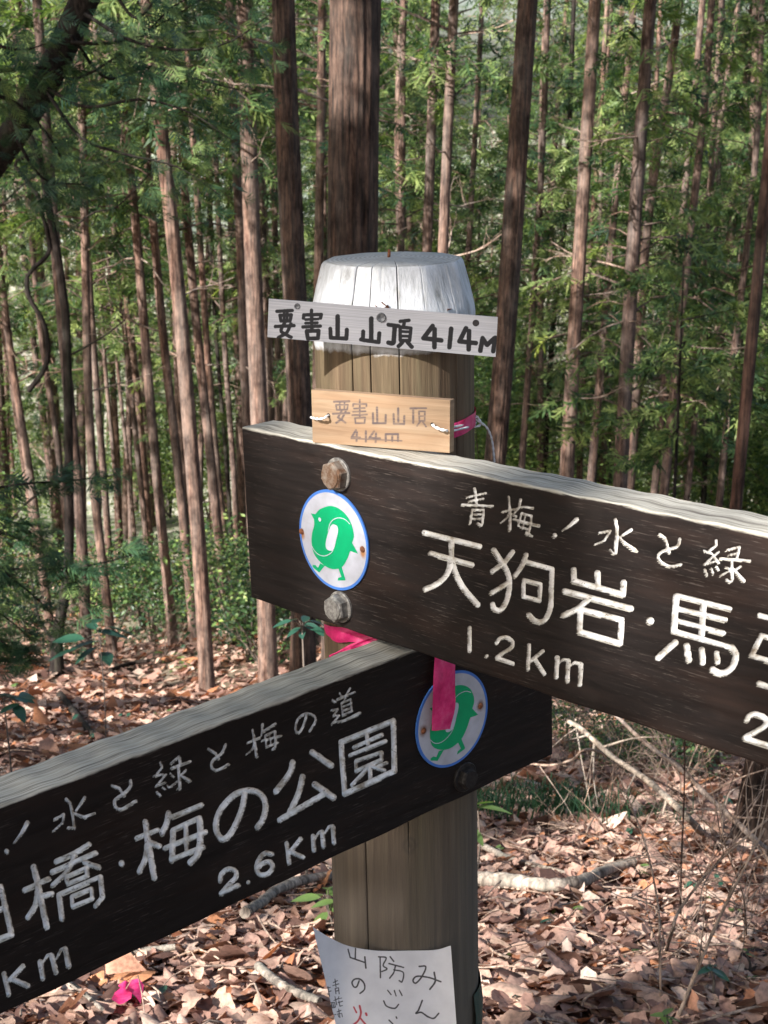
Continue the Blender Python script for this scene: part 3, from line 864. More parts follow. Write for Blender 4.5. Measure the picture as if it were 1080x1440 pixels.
def scatter_leaves(n, y0, y1, kind, size, seed, pw=1.0):
    r = np.random.default_rng(seed)
    y = y0 + (y1 - y0) * r.uniform(0, 1, n) ** pw
    x = r.uniform(-1, 1, n) * (.36 * y + 1.2)
    z = ground_z(x, y)
    # slope follows the ground; leaves lie loosely
    gx = (ground_z(x + .1, y) - ground_z(x - .1, y)) / .2
    gy = (ground_z(x, y + .1) - ground_z(x, y - .1)) / .2
    mb = MB()
    tp = [leaf_tpl(kind, s) for s in range(12)]
    which = r.integers(0, 12, n)
    for q in range(12):
        I = np.where(which == q)[0]
        if len(I) == 0: continue
        T, F = tp[q]; m = len(I)
        yaw = r.uniform(0, 6.28, m); a = r.normal(0, .36, m); b_ = r.normal(0, .36, m)
        s = size * np.exp(r.normal(0, .42, m))
        c, sn = np.cos(yaw), np.sin(yaw)
        Y = T[None, :, 1] * r.uniform(.8, 1.35, m)[:, None]
        X = T[None, :, 0] * np.ones((m, 1))
        Z = T[None, :, 2] * r.choice([-1, 1], m)[:, None]
        px = (X * c[:, None] - Y * sn[:, None]) * s[:, None]; py = (X * sn[:, None] + Y * c[:, None]) * s[:, None]; pz = Z * s[:, None]
        pz = pz + px * (a + gx[I])[:, None] + py * (b_ + gy[I])[:, None]
        V = np.stack([px + x[I][:, None], py + y[I][:, None], pz + (z[I] + r.uniform(.004, .035, m) * (size / .08))[:, None]], -1)
        nvt = T.shape[0]
        col = np.repeat(r.uniform(0, 1, m), nvt)
        FF = (F[None] + (np.arange(m) * nvt)[:, None, None]).reshape(-1, F.shape[1])
        mb.add(V.reshape(-1, 3), FF, 0, col)
    return mb


mb = scatter_leaves(36000, 1.6, 6.5, 0, .056, 1)
for m2 in (scatter_leaves(54000, 6.2, 15, 1, .07, 2, 1.2), scatter_leaves(76000, 14, 48, 2, .12, 3, 1.3)):
    for V_, A_ in zip(m2.v, m2.a): mb.v.append(V_); mb.a.append(A_)
    for F_ in m2.f4: mb.f4.append(F_ + mb.n)
    mb.m4 += m2.m4; mb.n += m2.n
tag(link('leaf_litter', mb.mesh('leaf_litter', M['litter']), kind='stuff'), 'dry curled brown and pinkish leaves covering the whole forest floor', 'leaf litter')
# twigs and needles in the litter
r = np.random.default_rng(9); mb = MB()
for k in range(900):
    y = r.uniform(2.2, 9); x = r.uniform(-1, 1) * (.27 * y + .6); a = r.uniform(0, 6.28); L = r.uniform(.05, .35)
    p0 = np.array([x, y, ground_z(x, y) + .03]); p2 = p0 + [math.cos(a) * L, math.sin(a) * L, 0]; p2[2] = ground_z(p2[0], p2[1]) + r.uniform(.02, .07)
    p1 = (p0 + p2) / 2 + r.normal(0, .02, 3)
    tube(mb, smooth_path([p0, p1, p2], 5), r.uniform(.0012, .004), 4, 0, .5, cap=False)
tag(link('twig_litter', mb.mesh('twig_litter', M['twig']), kind='stuff'), 'thin dry twigs strewn among the dead leaves on the forest floor', 'twigs')
# the biggest loose leaves one can pick out in the foreground
LV = []
for s in range(8):
    T, F = leaf_tpl(0, 50 + s); mb = MB(); mb.add(T * .066, F, 0, (s * .37 + .45) % 1.0); LV.append(mb.mesh('fallen_leaf', M['litter']))
for k in range(240):
    u = r.uniform(20, 1075); v_ = r.uniform(1130, 1450)
    g = ground_at(u, v_)
    if g[1] > 6: continue
    link('fallen_leaf', LV[r.integers(0, 8)], ground, g + [0, 0, .04], (r.normal(0, .25) + .25, r.normal(0, .25), r.uniform(0, 6.28)), r.uniform(.6, 1.2))

# ------------------------------------------------------------------ fallen branches and twigs
def stick(name, label, pts, w0, w1, mat, lift=.0, heights=None, cat='branch', n=30, group=None, twigs=0, seed=0, seg=9):
    """pts: photo directions; on the ground (lift) or at given heights above it"""
    r = np.random.default_rng(seed + 400)
    W = []
    for i, (u, v_) in enumerate(pts):
        g = ground_at(u, v_)
        if heights is not None and heights[i] is not None:
            g = at(u, v_, heights[i])
        else:
            g = g + [0, 0, lift]
        W.append(g)
    W = np.array(W); base = W[0].copy()
    path = smooth_path(W - base, n)
    dist = np.linalg.norm(path + base - CAM, axis=1)
    rad = np.linspace(w0, w1, n) / 2 * dist / FPX * (1 + .12 * np.sin(np.arange(n) * 1.7 + seed) * r.uniform(.3, 1, n))
    root = tag(link(name, None, loc=base), label, cat, group)
    mb = MB(); tube(mb, path, rad, seg, 0, .5, cap=True, disp=bark_disp(r, .05, seg)); link('limb', mb.mesh('limb', M[mat]), root)
    for k in range(twigs):
        i = r.integers(3, n - 2)
        d = nrm(path[i] - path[i - 1]); dd = nrm(d * .6 + r.normal(0, .6, 3) * [1, .6, .9])
        L = r.uniform(.12, .4)
        p = [path[i], path[i] + dd * L * .5, path[i] + dd * L + r.normal(0, .04, 3)]
        mb = MB(); tube(mb, smooth_path(p, 8), np.linspace(max(.0015, rad[i] * .5), .0008, 8), 5, 0, cap=False); link('twig', mb.mesh('twig', M[mat]), root)
    return root


stick('fallen_branch', 'thick curved grey brown branch lying on the leaves right of the post', [(600, 1235), (660, 1252), (711, 1256), (769, 1263), (816, 1257), (854, 1240), (889, 1228)], 24, 13, 'log', .05, n=50, seg=16)
stick('fallen_branch', 'thinner mossy branch just above the thick curved one right of the post', [(620, 1180), (674, 1197), (718, 1217), (796, 1238)], 11, 6, 'log', .03)
stick('fallen_branch', 'pale grey branch on the leaves left of the post above the paper', [(345, 1305), (367, 1290), (395, 1268), (449, 1252), (520, 1250)], 16, 11, 'log', .05)
stick('fallen_branch', 'thin grey branch crossing behind the pale one left of the post', [(350, 1262), (400, 1254), (460, 1246), (520, 1250)], 9, 6, 'log', .04)
stick('fallen_branch', 'short thick grey stick pointing at the paper notice', [(364, 1383), (385, 1402), (410, 1418), (450, 1434)], 13, 12, 'log', .05)
stick('fallen_branch', 'long mottled branch lying just under the lower board', [(90, 1385), (140, 1368), (190, 1358), (247, 1350)], 13, 9, 'log', .04)
stick('fallen_branch', 'thin brown stick left of the pink ribbon on the ground', [(76, 1394), (110, 1415), (145, 1446)], 7, 6, 'log', .05)
stick('fallen_branch', 'dark bent dead branch arching over the leaves below the upper board', [(800, 1015), (819, 1026), (862, 1065), (909, 1096), (948, 1131), (971, 1154), (990, 1175)], 6, 11, 'log', 0, [6.0, 5.9, 5.7, 5.5, 5.2, 5.0, None], twigs=9, seed=1)
stick('fallen_branch', 'pale straight dead branch slanting down to the right edge below the upper board', [(860, 1000), (909, 1046), (956, 1080), (991, 1115), (1029, 1150), (1072, 1190), (1110, 1225)], 5, 9, 'twig', 0, [5.9, 5.7, 5.5, 5.3, 5.1, 4.9, None], twigs=12, seed=2)
stick('fallen_branch', 'thin pale curved twig reaching left toward the lower board end', [(745, 1074), (775, 1076), (805, 1068), (830, 1054), (870, 1070)], 3, 4, 'twig', 0, [5.6, 5.6, 5.6, 5.6, None], twigs=3, seed=3)
stick('bare_sapling', 'thin upright bare sapling in front of the dead branches', [(957, 1300), (958, 1220), (962, 1120), (963, 1038), (964, 960)], 3.2, 1.6, 'bark_red', 0, [None, 4.0, 4.05, 4.1, 4.1], cat='sapling', twigs=6, seed=4)
stick('dry_stem', 'long straight pale dry stem leaning at the lower right', [(948, 1445), (983, 1357), (1012, 1290), (1045, 1224), (1075, 1165)], 6, 3, 'twig', 0, [None, 2.95, 2.95, 2.95, 2.95], cat='twig', twigs=7, seed=5)
stick('dry_stem', 'pale dry stem crossing from the lower middle to the right edge', [(936, 1340), (945, 1310), (956, 1279), (1000, 1222), (1040, 1185), (1085, 1148)], 5, 3, 'twig', 0, [None, 3.2, 3.2, 3.2, 3.2, 3.2], cat='twig', twigs=8, seed=6)
stick('dry_stem', 'wispy pale dry stem curving up left of the leaning one', [(930, 1425), (928, 1340), (925, 1270), (905, 1180), (870, 1090)], 4, 2, 'twig', 0, [None, 3.2, 3.3, 3.4, 3.5], cat='twig', twigs=8, seed=7)
stick('dry_stem', 'low pale dry twig spreading sideways at the right', [(935, 1345), (990, 1335), (1045, 1350), (1085, 1360)], 3, 2, 'twig', .05, None, cat='twig', twigs=6, seed=8)
stick('dry_stem', 'wispy upright dry stem with crooked tips at the right edge', [(1050, 1330), (1045, 1260), (1020, 1190), (1010, 1120)], 3, 1.5, 'twig', 0, [None, 3.5, 3.5, 3.5], cat='twig', twigs=9, seed=9)
stick('fallen_branch', 'dark rotten branch on the leaves at left, above the lower board', [(85, 985), (105, 1010), (125, 1035), (140, 1045)], 12, 8, 'bark_dark', .05)
stick('fallen_branch', 'dark stick lying below the trunk with the orange foot', [(155, 950), (185, 940), (212, 936)], 7, 5, 'bark_dark', .08)
stick('fallen_branch', 'long dark stick on the ground at the left edge', [(-10, 935), (30, 938), (60, 944)], 7, 5, 'bark_dark', .08)
stick('fallen_branch', 'pale broken branch leaning on the trunk with the orange foot', [(255, 896), (275, 886), (300, 893), (330, 880), (350, 878)], 5, 4, 'twig', .35, seed=11, twigs=3)

def bare_bush_mesh(seed):
    r = np.random.default_rng(seed); mb = MB()
    def limb(p, d, l, rad, depth):
        pts = [p]
        for i in range(4):
            d = nrm(d + r.normal(0, .17, 3)); p = p + d * l / 4; pts.append(p)
        path = smooth_path(pts, 8); tube(mb, path, np.linspace(rad, rad * .4, 8), 4, 0, .5, cap=False)
        if depth:
            for q in range(r.integers(2, 5)):
                s_ = r.integers(2, 7)
                limb(path[s_], nrm(d + r.normal(0, .7, 3)), l * r.uniform(.35, .65), rad * .55, depth - 1)
    for q in range(4):
        limb(np.zeros(3), nrm([r.normal(0, .5), r.normal(0, .5), 1]), r.uniform(.35, .6), .0035, 3)
    return mb.mesh('twigs', M['twig'])


BB = [bare_bush_mesh(500 + k) for k in range(3)]
r = np.random.default_rng(19)
for (u, v_, s_, lb) in ((860, 1110, 1.1, 'bare twiggy bush behind the dark arching dead branch'), (930, 1150, 1.1, 'bare twiggy bush between the two slanting dead branches'), (1000, 1200, 1.0, 'bare twiggy bush just left of the thick dark trunk foot'), (1050, 1290, .8, 'bare twiggy bush at the right edge in front of the thick trunk foot'),
                      (890, 1210, .8, 'bare twiggy bush right of the end of the thick curved branch'), (790, 1095, 1.0, 'bare twiggy bush right of the sedge tuft'), (1010, 1340, .6, 'lowest bare twiggy bush at the lower right'), (960, 1105, 1.2, 'bare twiggy bush right under the edge of the upper board'),
                      (330, 900, 2.0, 'bare twiggy bush right of the orange foot'), (140, 930, 1.8, 'bare twiggy bush on the litter right of the black sapling'), (40, 940, 1.6, 'bare twiggy bush at the left edge'), (230, 925, 1.6, 'bare twiggy bush left of the orange foot')):
    g = ground_at(u, v_)
    o = tag(link('bare_bush', None, loc=g - [0, 0, .02], rot=(0, 0, r.uniform(0, 6.28)), scale=s_), lb, 'bush', 'bare twiggy bushes')
    link('twigs', BB[r.integers(0, 3)], o)

# ------------------------------------------------------------------ small plants
def leafy_plant(name, label, stem_px, D, leaves, size, mat, seed=0, group=None):
    """leaves: photo directions of leaf centres"""
    r = np.random.default_rng(seed + 900)
    g = at(*stem_px, D); base = g.copy(); base[2] = ground_z(base[0], base[1])
    root = tag(link(name, None, loc=base), label, 'plant', group)
    # leaf template 1 x .38, folded along the midrib
    T = []; n = 7
    for i in range(n):
        t = i / (n - 1); wd = math.sin(math.pi * t ** .8) ** .9 * .2
        for s in (-1, 0, 1): T.append([t, s * wd, -.12 * t * t + (.05 * abs(s) * wd / .2)])
    F = [[i * 3 + j, (i + 1) * 3 + j, (i + 1) * 3 + j + 1, i * 3 + j + 1] for i in range(n - 1) for j in (0, 1)]
    mbs = MB(); tube(mbs, smooth_path([[0, 0, -.03], (g - base) * .5 + [.01, 0, 0], g - base], 8), np.linspace(.005, .003, 8), 5, 0)
    me = MB(); me.add(T, F, 0, .5); lm = me.mesh('leaf', M[mat])
    for k, (u, v_, ang) in enumerate(leaves):
        p = at(u, v_, D + r.uniform(-.05, .05)) - base
        s = size * r.uniform(.85, 1.2)
        rt = (r.normal(0, .25), r.uniform(-.1, .35), math.radians(ang))
        st = p - np.array([math.cos(math.radians(ang)), math.sin(math.radians(ang)), 0]) * s * .5
        link('leaf', lm, root, st, rt, s)
        tube(mbs, smooth_path([(g - base), (g - base + st) / 2 + [0, 0, .01], st], 5), .0018, 4, 0, cap=False)
    link('stem', mbs.mesh('stem', M['bark_grey']), root)


leafy_plant('broadleaf_plant', 'plant with large bluish leaves at the left edge above the lower board', (5, 985), 5.5, [(20, 975, 10), (35, 985, -30), (10, 992, 200), (40, 972, 60), (-5, 975, 160), (28, 998, -60)], .11, 'aucuba', 1)
leafy_plant('broadleaf_plant', 'slim sapling with long drooping leaves in front of the litter at left', (140, 893), 8.5, [(110, 905, 200), (95, 897, 170), (150, 925, -70), (128, 880, 120), (160, 885, 20), (85, 915, 190), (120, 915, 230), (175, 880, 10), (140, 870, 80)], .20, 'aucuba', 2)
leafy_plant('broadleaf_plant', 'dark leaves hanging just under the left end of the upper board', (425, 885), 4.6, [(395, 872, 170), (412, 885, 220), (425, 892, -90), (440, 880, -30), (448, 872, 10), (405, 868, 150), (455, 885, -20), (430, 870, 80)], .065, 'aucuba', 3)
leafy_plant('broadleaf_plant', 'single broad green leaf showing right of the post under the lower board', (672, 1140), 5.2, [(695, 1137, -10), (678, 1130, 30), (670, 1170, -60)], .13, 'broad', 4)
leafy_plant('broadleaf_plant', 'small dark green seedling right of the pink ribbon on the ground', (222, 1420), 3.25, [(212, 1405, 120), (238, 1400, 40), (245, 1416, 0), (225, 1432, -90), (205, 1425, 190), (236, 1430, -40), (228, 1392, 80)], .055, 'aucuba', 5)
leafy_plant('broadleaf_plant', 'bright green leafy seedling left of the post above the paper', (462, 1285), 4.0, [(440, 1255, 150), (455, 1270, 200), (470, 1250, 60), (475, 1275, -30), (430, 1262, 180), (462, 1240, 90), (448, 1290, 230), (480, 1255, 20)], .085, 'broad', 6)
leafy_plant('broadleaf_plant', 'tiny pale green sprout at the lower right', (1051, 1345), 3.6, [(1047, 1335, 120), (1057, 1332, 60), (1055, 1342, -10)], .03, 'broad', 7)
leafy_plant('broadleaf_plant', 'small dark leaves on the litter at the lower right', (1000, 1362), 3.3, [(995, 1355, 150), (1008, 1362, -10), (1015, 1368, -40), (990, 1365, 200)], .05, 'aucuba', 8)
leafy_plant('broadleaf_plant', 'small green seedling on the bottom edge right of the post', (935, 1432), 2.95, [(925, 1425, 150), (940, 1420, 60), (950, 1430, 0), (930, 1436, 230), (943, 1440, -60)], .045, 'broad', 9)
# seedlings dotted over the litter
r = np.random.default_rng(55)
for k in range(46):
    u, v_ = (r.uniform(0, 420), r.uniform(930, 1060)) if k < 18 else (r.uniform(690, 1080), r.uniform(1120, 1440))
    g = ground_at(u, v_)
    c = [(u + r.normal(0, 7), v_ - 6 + r.normal(0, 4), r.uniform(0, 360)) for q in range(r.integers(3, 6))]
    leafy_plant('seedling', 'little green seedling sprouting from the leaf litter', (u, v_ - 3), g[1], c, .0062 * g[1] + .012, 'broad' if k % 2 else 'aucuba', 20 + k, 'seedlings in the leaf litter')
# drooping sedge tuft below the right end of the lower board
g0 = ground_at(760, 1150)
r = np.random.default_rng(66); mb = MB()
for k in range(330):
    p = g0 + [r.normal(0, .25), r.normal(0, .12), 0]; p[2] = ground_z(p[0], p[1])
    d = np.array([r.normal(.25, .5), r.normal(-.2, .4), 0]); L = r.uniform(.12, .28)
    q = smooth_path([p, p + [d[0] * .3 * L, d[1] * .3 * L, L * .75], p + [d[0] * L, d[1] * L, L * .55]], 5)
    wv = np.linspace(.0035, .0006, 5)[:, None] * np.array([1, .2, 0])
    V = np.concatenate([q - wv, q + wv]); F = [[i, i + 1, i + 6, i + 5] for i in range(4)]
    mb.add(V, F, 0, r.uniform(0, .5))
mb.v = [a_ - g0 for a_ in mb.v]
tag(link('sedge_tuft', mb.mesh('sedge_tuft', M['cyp_dark']), loc=g0), 'dark green tuft of fine drooping sedge blades below the right end of the lower board', 'plant')

#SIGN#
# ------------------------------------------------------------------ the signpost
AX = nrm([-.022, 0, 1])
E1R = nrm([2120, -2218, 83]); E1L = nrm([2501, 2276, 126])
def board_frame(e1):
    e2 = nrm(AX - (AX @ e1) * e1); n = np.cross(e1, e2)
    return POST + n * .14, e1, e2, n
FR = board_frame(E1R); FL = board_frame(E1L)


def project(P):
    q = P - CAM; z = q @ FW
    return np.stack([540 + FPX * q[..., 0] / z, 720 - FPX * (q @ UP) / z], -1)


def on_board(fr, u, v, off=0.0):
    o, e1, e2, n = fr
    o = o + n * off
    d = ray(u, v); p = CAM + d * ((o - CAM) @ n / (d @ n))
    q = p - o
    return np.array([q @ e1, q @ e2])


def mat4(o, a, b, c):
    return Matrix([[a[0], b[0], c[0], o[0]], [a[1], b[1], c[1], o[1]], [a[2], b[2], c[2], o[2]], [0, 0, 0, 1]])


def strokes_px(org, sc_, lst):
    out = []
    for r, pts in lst:
        curve = False
        if isinstance(r, (tuple, list)): r0, r1 = r
        else: r0 = r1 = abs(r); curve = r < 0
        P = np.array(pts, float)
        if curve and len(P) > 2: P = smooth_path(np.c_[P, np.zeros(len(P))], len(P) * 5)[:, :2]
        P = P / sc_ + np.array(org)
        if len(P) == 1: P = np.vstack([P, P + [.01, 0]])
        n = len(P); rr = np.linspace(r0, r1, n) / sc_
        for i in range(n - 1): out.append((P[i], P[i + 1], rr[i], rr[i + 1]))
    return out


def sdf_of(uv, segs):
    d = np.full(len(uv), 12.0)
    for a, b, ra, rb in segs:
        lo = np.minimum(a, b) - 12 - ra; hi = np.maximum(a, b) + 12 + ra
        m = np.where((uv[:, 0] > lo[0]) & (uv[:, 0] < hi[0]) & (uv[:, 1] > lo[1]) & (uv[:, 1] < hi[1]))[0]
        if not len(m): continue
        q = uv[m] - a; ab = b - a; L2 = ab @ ab + 1e-9
        t = np.clip(q @ ab / L2, 0, 1)
        dd = np.linalg.norm(q - t[:, None] * ab, axis=1) - (ra + (rb - ra) * t)
        d[m] = np.minimum(d[m], dd)
    return d


def panel(name, Mx, gx, gy, pos, segs, mat, parent, root_inv, thick, carve=0.0, split=None, kw=None, segs2=None, back=True, letter_name='lettering'):
    """gx, gy: grid parameters; pos(X, Y) -> local points. Relief and lettering follow the distance to the strokes"""
    X, Y = np.meshgrid(gx, gy)
    L = pos(X, Y).reshape(-1, 3)
    Mn = np.array(Mx)
    Wd = L @ Mn[:3, :3].T + Mn[:3, 3]
    uv = project(Wd)
    s = sdf_of(uv, segs) * .0008
    s2 = sdf_of(uv, segs2) * .0008 if segs2 else np.full(len(s), .0096)
    if carve:
        dep = np.where(s < 0, carve * (1 - np.exp(s / .0016)), 0)
        L[:, 2] -= dep
    nx, ny = len(gx), len(gy)
    i = np.arange(ny - 1)[:, None] * nx; j = np.arange(nx - 1)[None, :]
    F = np.stack([i + j, i + j + 1, i + nx + j + 1, i + nx + j], -1).reshape(-1, 4)
    lim = .0022 if carve else .0005
    near = np.minimum(s, s2)[F].min(1) < lim
    def sub(faces, border):
        used = np.unique(faces); remap = -np.ones(len(L), int); remap[used] = np.arange(len(used))
        mb = MB(); mb.add(L[used], remap[faces], 0, s[used])
        tot = [s2[used]]
        if border:
            ring = np.concatenate([np.arange(nx), np.arange(1, ny) * nx + nx - 1, (ny - 1) * nx + np.arange(nx - 2, -1, -1), np.arange(ny - 2, 0, -1) * nx])
            R = L[ring]; m = len(ring)
            B = R.copy(); B[:, 2] -= thick
            ff = np.stack([np.arange(m), np.arange(m) + m, (np.arange(m) + 1) % m + m, (np.arange(m) + 1) % m], -1)
            mb.add(np.vstack([R, B]), ff, 0, .0096)
            tot.append(np.full(2 * m, .0096))
            c = [0, nx - 1, nx - 1 + ny - 1, 2 * (nx - 1) + ny - 1]
            if back: mb.add(B[c], [[3, 2, 1, 0]], 0, .0096); tot.append(np.full(4, .0096))
        me = mb.mesh(name, mat, smooth=True, attr='sdf')
        a2 = me.attributes.new('sdf2', 'FLOAT', 'POINT'); a2.data.foreach_set('value', np.concatenate(tot).astype(np.float32))
        return me
    o = link(name, sub(F[~near], True), parent)
    o.matrix_local = root_inv @ Mx
    if kw:
        for k_, v_ in kw.items(): o[k_] = v_
    if near.any():
        link(letter_name, sub(F[near], False), o)
    return o


# --- materials of the sign
def board_mat():
    k = NT('stained_board')
    v = k.coord((1, 1, 1)); sx = k.n('SeparateXYZ'); k.l(v, sx.inputs[0])
    g1 = k.noise(k.coord((5, 70, 3)), 1.0, 9, .72, .25)
    g2 = k.noise(k.coord((5, 240, 20)), 1.0, 4, .6)
    bl = k.noise(v, 7, 4); bl2 = k.noise(k.coord((2.2, 9, 1)), 1.0, 5, .65)
    c = k.ramp(g1, [(.3, (.009, .007, .0065)), (.5, (.0165, .012, .0108)), (.72, (.030, .019, .0155))])
    c = k.mix(k.ramp(bl2, [(.5, 0.), (.72, .6)]), c, (.055, .028, .019))
    c = k.mix(k.ramp(bl, [(.6, 0.), (.8, .35)]), c, (.075, .06, .052))
    sc1 = k.noise(k.coord((32, 620, 10)), 1.0, 4, .7); scm = k.noise(v, 11, 3)
    scr = k.math('MULTIPLY', k.ramp(sc1, [(.58, 0.), (.66, 1.)]), k.ramp(scm, [(.38, 0.), (.58, .6)]))
    c = k.mix(scr, c, (.17, .14, .12))
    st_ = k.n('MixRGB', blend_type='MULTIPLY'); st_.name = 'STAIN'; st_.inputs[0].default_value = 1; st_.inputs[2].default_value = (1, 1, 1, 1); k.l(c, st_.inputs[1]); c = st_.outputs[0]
    # where the stain has worn off: the top face and the rim of the front
    e = k.noise(k.coord((9, 60, 1)), 1.0, 6, .7)
    ed = k.math('ADD', sx.outputs[1], k.math('MULTIPLY', k.math('SUBTRACT', e, .5), .012))
    attr = k.n('Attribute', attribute_name='top_y').outputs['Fac']
    geo = k.n('NewGeometry')
    tn = k.n('VectorTransform', vector_type='NORMAL', convert_from='WORLD', convert_to='OBJECT'); k.l(geo.outputs['True Normal'], tn.inputs[0])
    sn = k.n('SeparateXYZ'); k.l(tn.outputs[0], sn.inputs[0])
    topf = k.math('GREATER_THAN', sn.outputs[1], .6)
    rim = k.n('MapRange', i_1=-.0035, i_2=-.0015); rim.clamp = True
    val = k.n('Value'); val.name = 'TOP'; 
    k.l(k.math('SUBTRACT', ed, val.outputs[0]), rim.inputs[0])
    worn = k.math('MAXIMUM', topf, rim.outputs[0])
    w1 = k.mix(.5, k.noise(k.coord((1.6, 4, 380)), 1.0, 4, .6), k.noise(k.coord((30, 4, 620)), 1.0, 3, .6)); w2 = k.noise(k.coord((2.5, 4, 210)), 1.0, 2)
    wc = k.ramp(w1, [(.36, (.12, .105, .085)), (.45, (.30, .28, .235)), (.6, (.47, .445, .385))])
    wc = k.mix(k.ramp(w2, [(.34, .8), (.40, 0.)]), wc, (.10, .085, .07))
    c = k.mix(worn, c, wc)
    # white paint in the carved strokes, chipped and dirty
    s = k.attr('sdf'); pn = k.noise(k.coord((1, 1, 1)), 260, 4, .6)
    m = k.n('MapRange', i_1=.00025, i_2=-.00025); m.clamp = True
    k.l(k.math('ADD', s, k.math('MULTIPLY', k.math('SUBTRACT', pn, .5), .0012)), m.inputs[0])
    d1 = k.noise(v, 75, 4, .6)
    pc = k.ramp(d1, [(.28, (.30, .25, .19)), (.42, (.60, .59, .56)), (.6, (.80, .80, .80))])
    chip_shade = k.math('MULTIPLY', k.ramp(k.noise(k.coord((160, 320, 160)), 1.0, 4, .7), [(.60, 0.), (.66, 1.)]), .75)
    groove_shade = k.n('MapRange', i_1=-.0013, i_2=-.0002); groove_shade.clamp = True; k.l(s, groove_shade.inputs[0])  # groove edges painted darker as shade for depth, broken up by grime
    chip_shade = k.math('MAXIMUM', chip_shade, k.math('MULTIPLY', groove_shade.outputs[0], k.ramp(k.noise(v, 120, 4, .7), [(.42, .15), (.58, .95)])))
    pc = k.mix(chip_shade, pc, (.1, .08, .06))
    c = k.mix(m.outputs[0], c, pc)
    k.col(c)
    k.rough(k.mix(m.outputs[0], k.ramp(g1, [(.3, .5), (.7, .75)]), .7), .2)
    h = k.math('ADD', k.math('MULTIPLY', g1, .6), k.math('MULTIPLY', g2, .4))
    k.bump(k.mix(worn, h, w1), .3, .0012)
    return k.m


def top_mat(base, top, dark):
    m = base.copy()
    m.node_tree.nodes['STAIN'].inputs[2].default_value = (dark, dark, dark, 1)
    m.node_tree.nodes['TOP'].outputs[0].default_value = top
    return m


def wood_post_mat():
    k = NT('weathered_post')
    v = k.coord((1, 1, 1)); sx = k.n('SeparateXYZ'); k.l(v, sx.inputs[0])
    g = k.noise(k.coord((70, 70, 3)), 1.0, 7, .68, .5)
    g2 = k.noise(k.coord((220, 220, 8)), 1.0, 4, .6)
    st = k.noise(k.coord((14, 14, 1.2)), 1.0, 4, .6, .8)
    c = k.ramp(g, [(.28, (.035, .022, .014)), (.5, (.105, .07, .042)), (.72, (.18, .128, .078))])
    c = k.mix(k.ramp(st, [(.45, 0.), (.7, .5)]), c, (.17, .15, .085))
    c = k.mix(k.ramp(g2, [(.3, .5), (.5, 0.)]), c, (.08, .05, .03))
    for (kx, kz) in ((.006, .735), (-.045, .76), (-.07, 1.22)):
        mp = k.n('Mapping'); mp.inputs['Scale'].default_value = (75, 0, 60); mp.inputs['Location'].default_value = (-kx * 75, 0, -kz * 60); k.l(v, mp.inputs[0])
        ln = k.n('VectorMath', operation='LENGTH'); k.l(mp.outputs[0], ln.inputs[0])
        kd = k.math('ADD', ln.outputs['Value'], k.math('MULTIPLY', k.math('SUBTRACT', k.noise(v, 90, 3), .5), .5))
        c = k.mix(k.ramp(kd, [(.15, .85), (.32, .2), (.5, .75), (.75, 0.)]), c, (.045, .03, .02))
    # lower down the colour goes greyer and darker, standing in for tree shade
    low = k.n('MapRange', i_1=.95, i_2=.7); low.clamp = True
    k.l(k.math('ADD', sx.outputs[2], k.math('MULTIPLY', st, .1)), low.inputs[0])
    c = k.mix(k.math('MULTIPLY', low.outputs[0], .75), c, k.mix(g, (.06, .052, .043), (.15, .13, .11)))
    # white paint on the head of the post
    pe = k.noise(v, 30, 5, .7)
    pm = k.n('MapRange', i_1=1.318, i_2=1.324); pm.clamp = True
    k.l(k.math('ADD', sx.outputs[2], k.math('MULTIPLY', k.math('SUBTRACT', pe, .5), .02)), pm.inputs[0])
    pa = k.ramp(k.noise(k.coord((60, 60, 14)), 1.0, 6, .7), [(.25, (.17, .165, .15)), (.42, (.40, .405, .41)), (.6, (.55, .56, .58))])
    flake = k.math('MULTIPLY', k.ramp(k.noise(k.coord((130, 130, 45)), 1.0, 5, .75), [(.60, 0.), (.66, 1.)]), k.ramp(k.noise(v, 22, 3), [(.5, 0.), (.62, .85)]))
    pa = k.mix(flake, pa, (.27, .25, .2))
    # worn end grain on the top
    geo = k.n('NewGeometry'); tn = k.n('SeparateXYZ'); k.l(geo.outputs['Normal'], tn.inputs[0])
    topf = k.math('MULTIPLY', k.math('GREATER_THAN', tn.outputs[2], .85), .75)
    wv = k.n('TexWave', wave_type='RINGS', rings_direction='Z', i_Scale=60, i_Distortion=3.0, i_Detail=4); k.l(v, wv.inputs[0])
    tc = k.mix(wv.outputs[0], (.24, .23, .2), (.38, .37, .35))
    pa = k.mix(topf, pa, tc)
    c = k.mix(pm.outputs[0], c, pa)
    cr = k.attr('rnd')
    c = k.mix(k.ramp(cr, [(.2, 0.), (.6, 1.)]), c, (.012, .01, .008))
    k.col(c); k.rough(.75, .2)
    k.bump(k.math('ADD', g, g2), .5, .0025)
    return k.m


def simple(name, c, rough=.6, metal=0, noise_amt=.15, nscale=60, spec=.3, c2=None, th=(.4, .65)):
    k = NT(name)
    n = k.noise(k.coord((1, 1, 1)), nscale, 5, .65)
    cc = k.ramp(n, [(th[0], c), (th[1], c2 or tuple(min(1, x * (1 + noise_amt)) for x in c))])
    k.col(cc); k.rough(rough, spec); k.b.inputs['Metallic'].default_value = metal
    k.bump(n, .25, .0004)
    return k.m


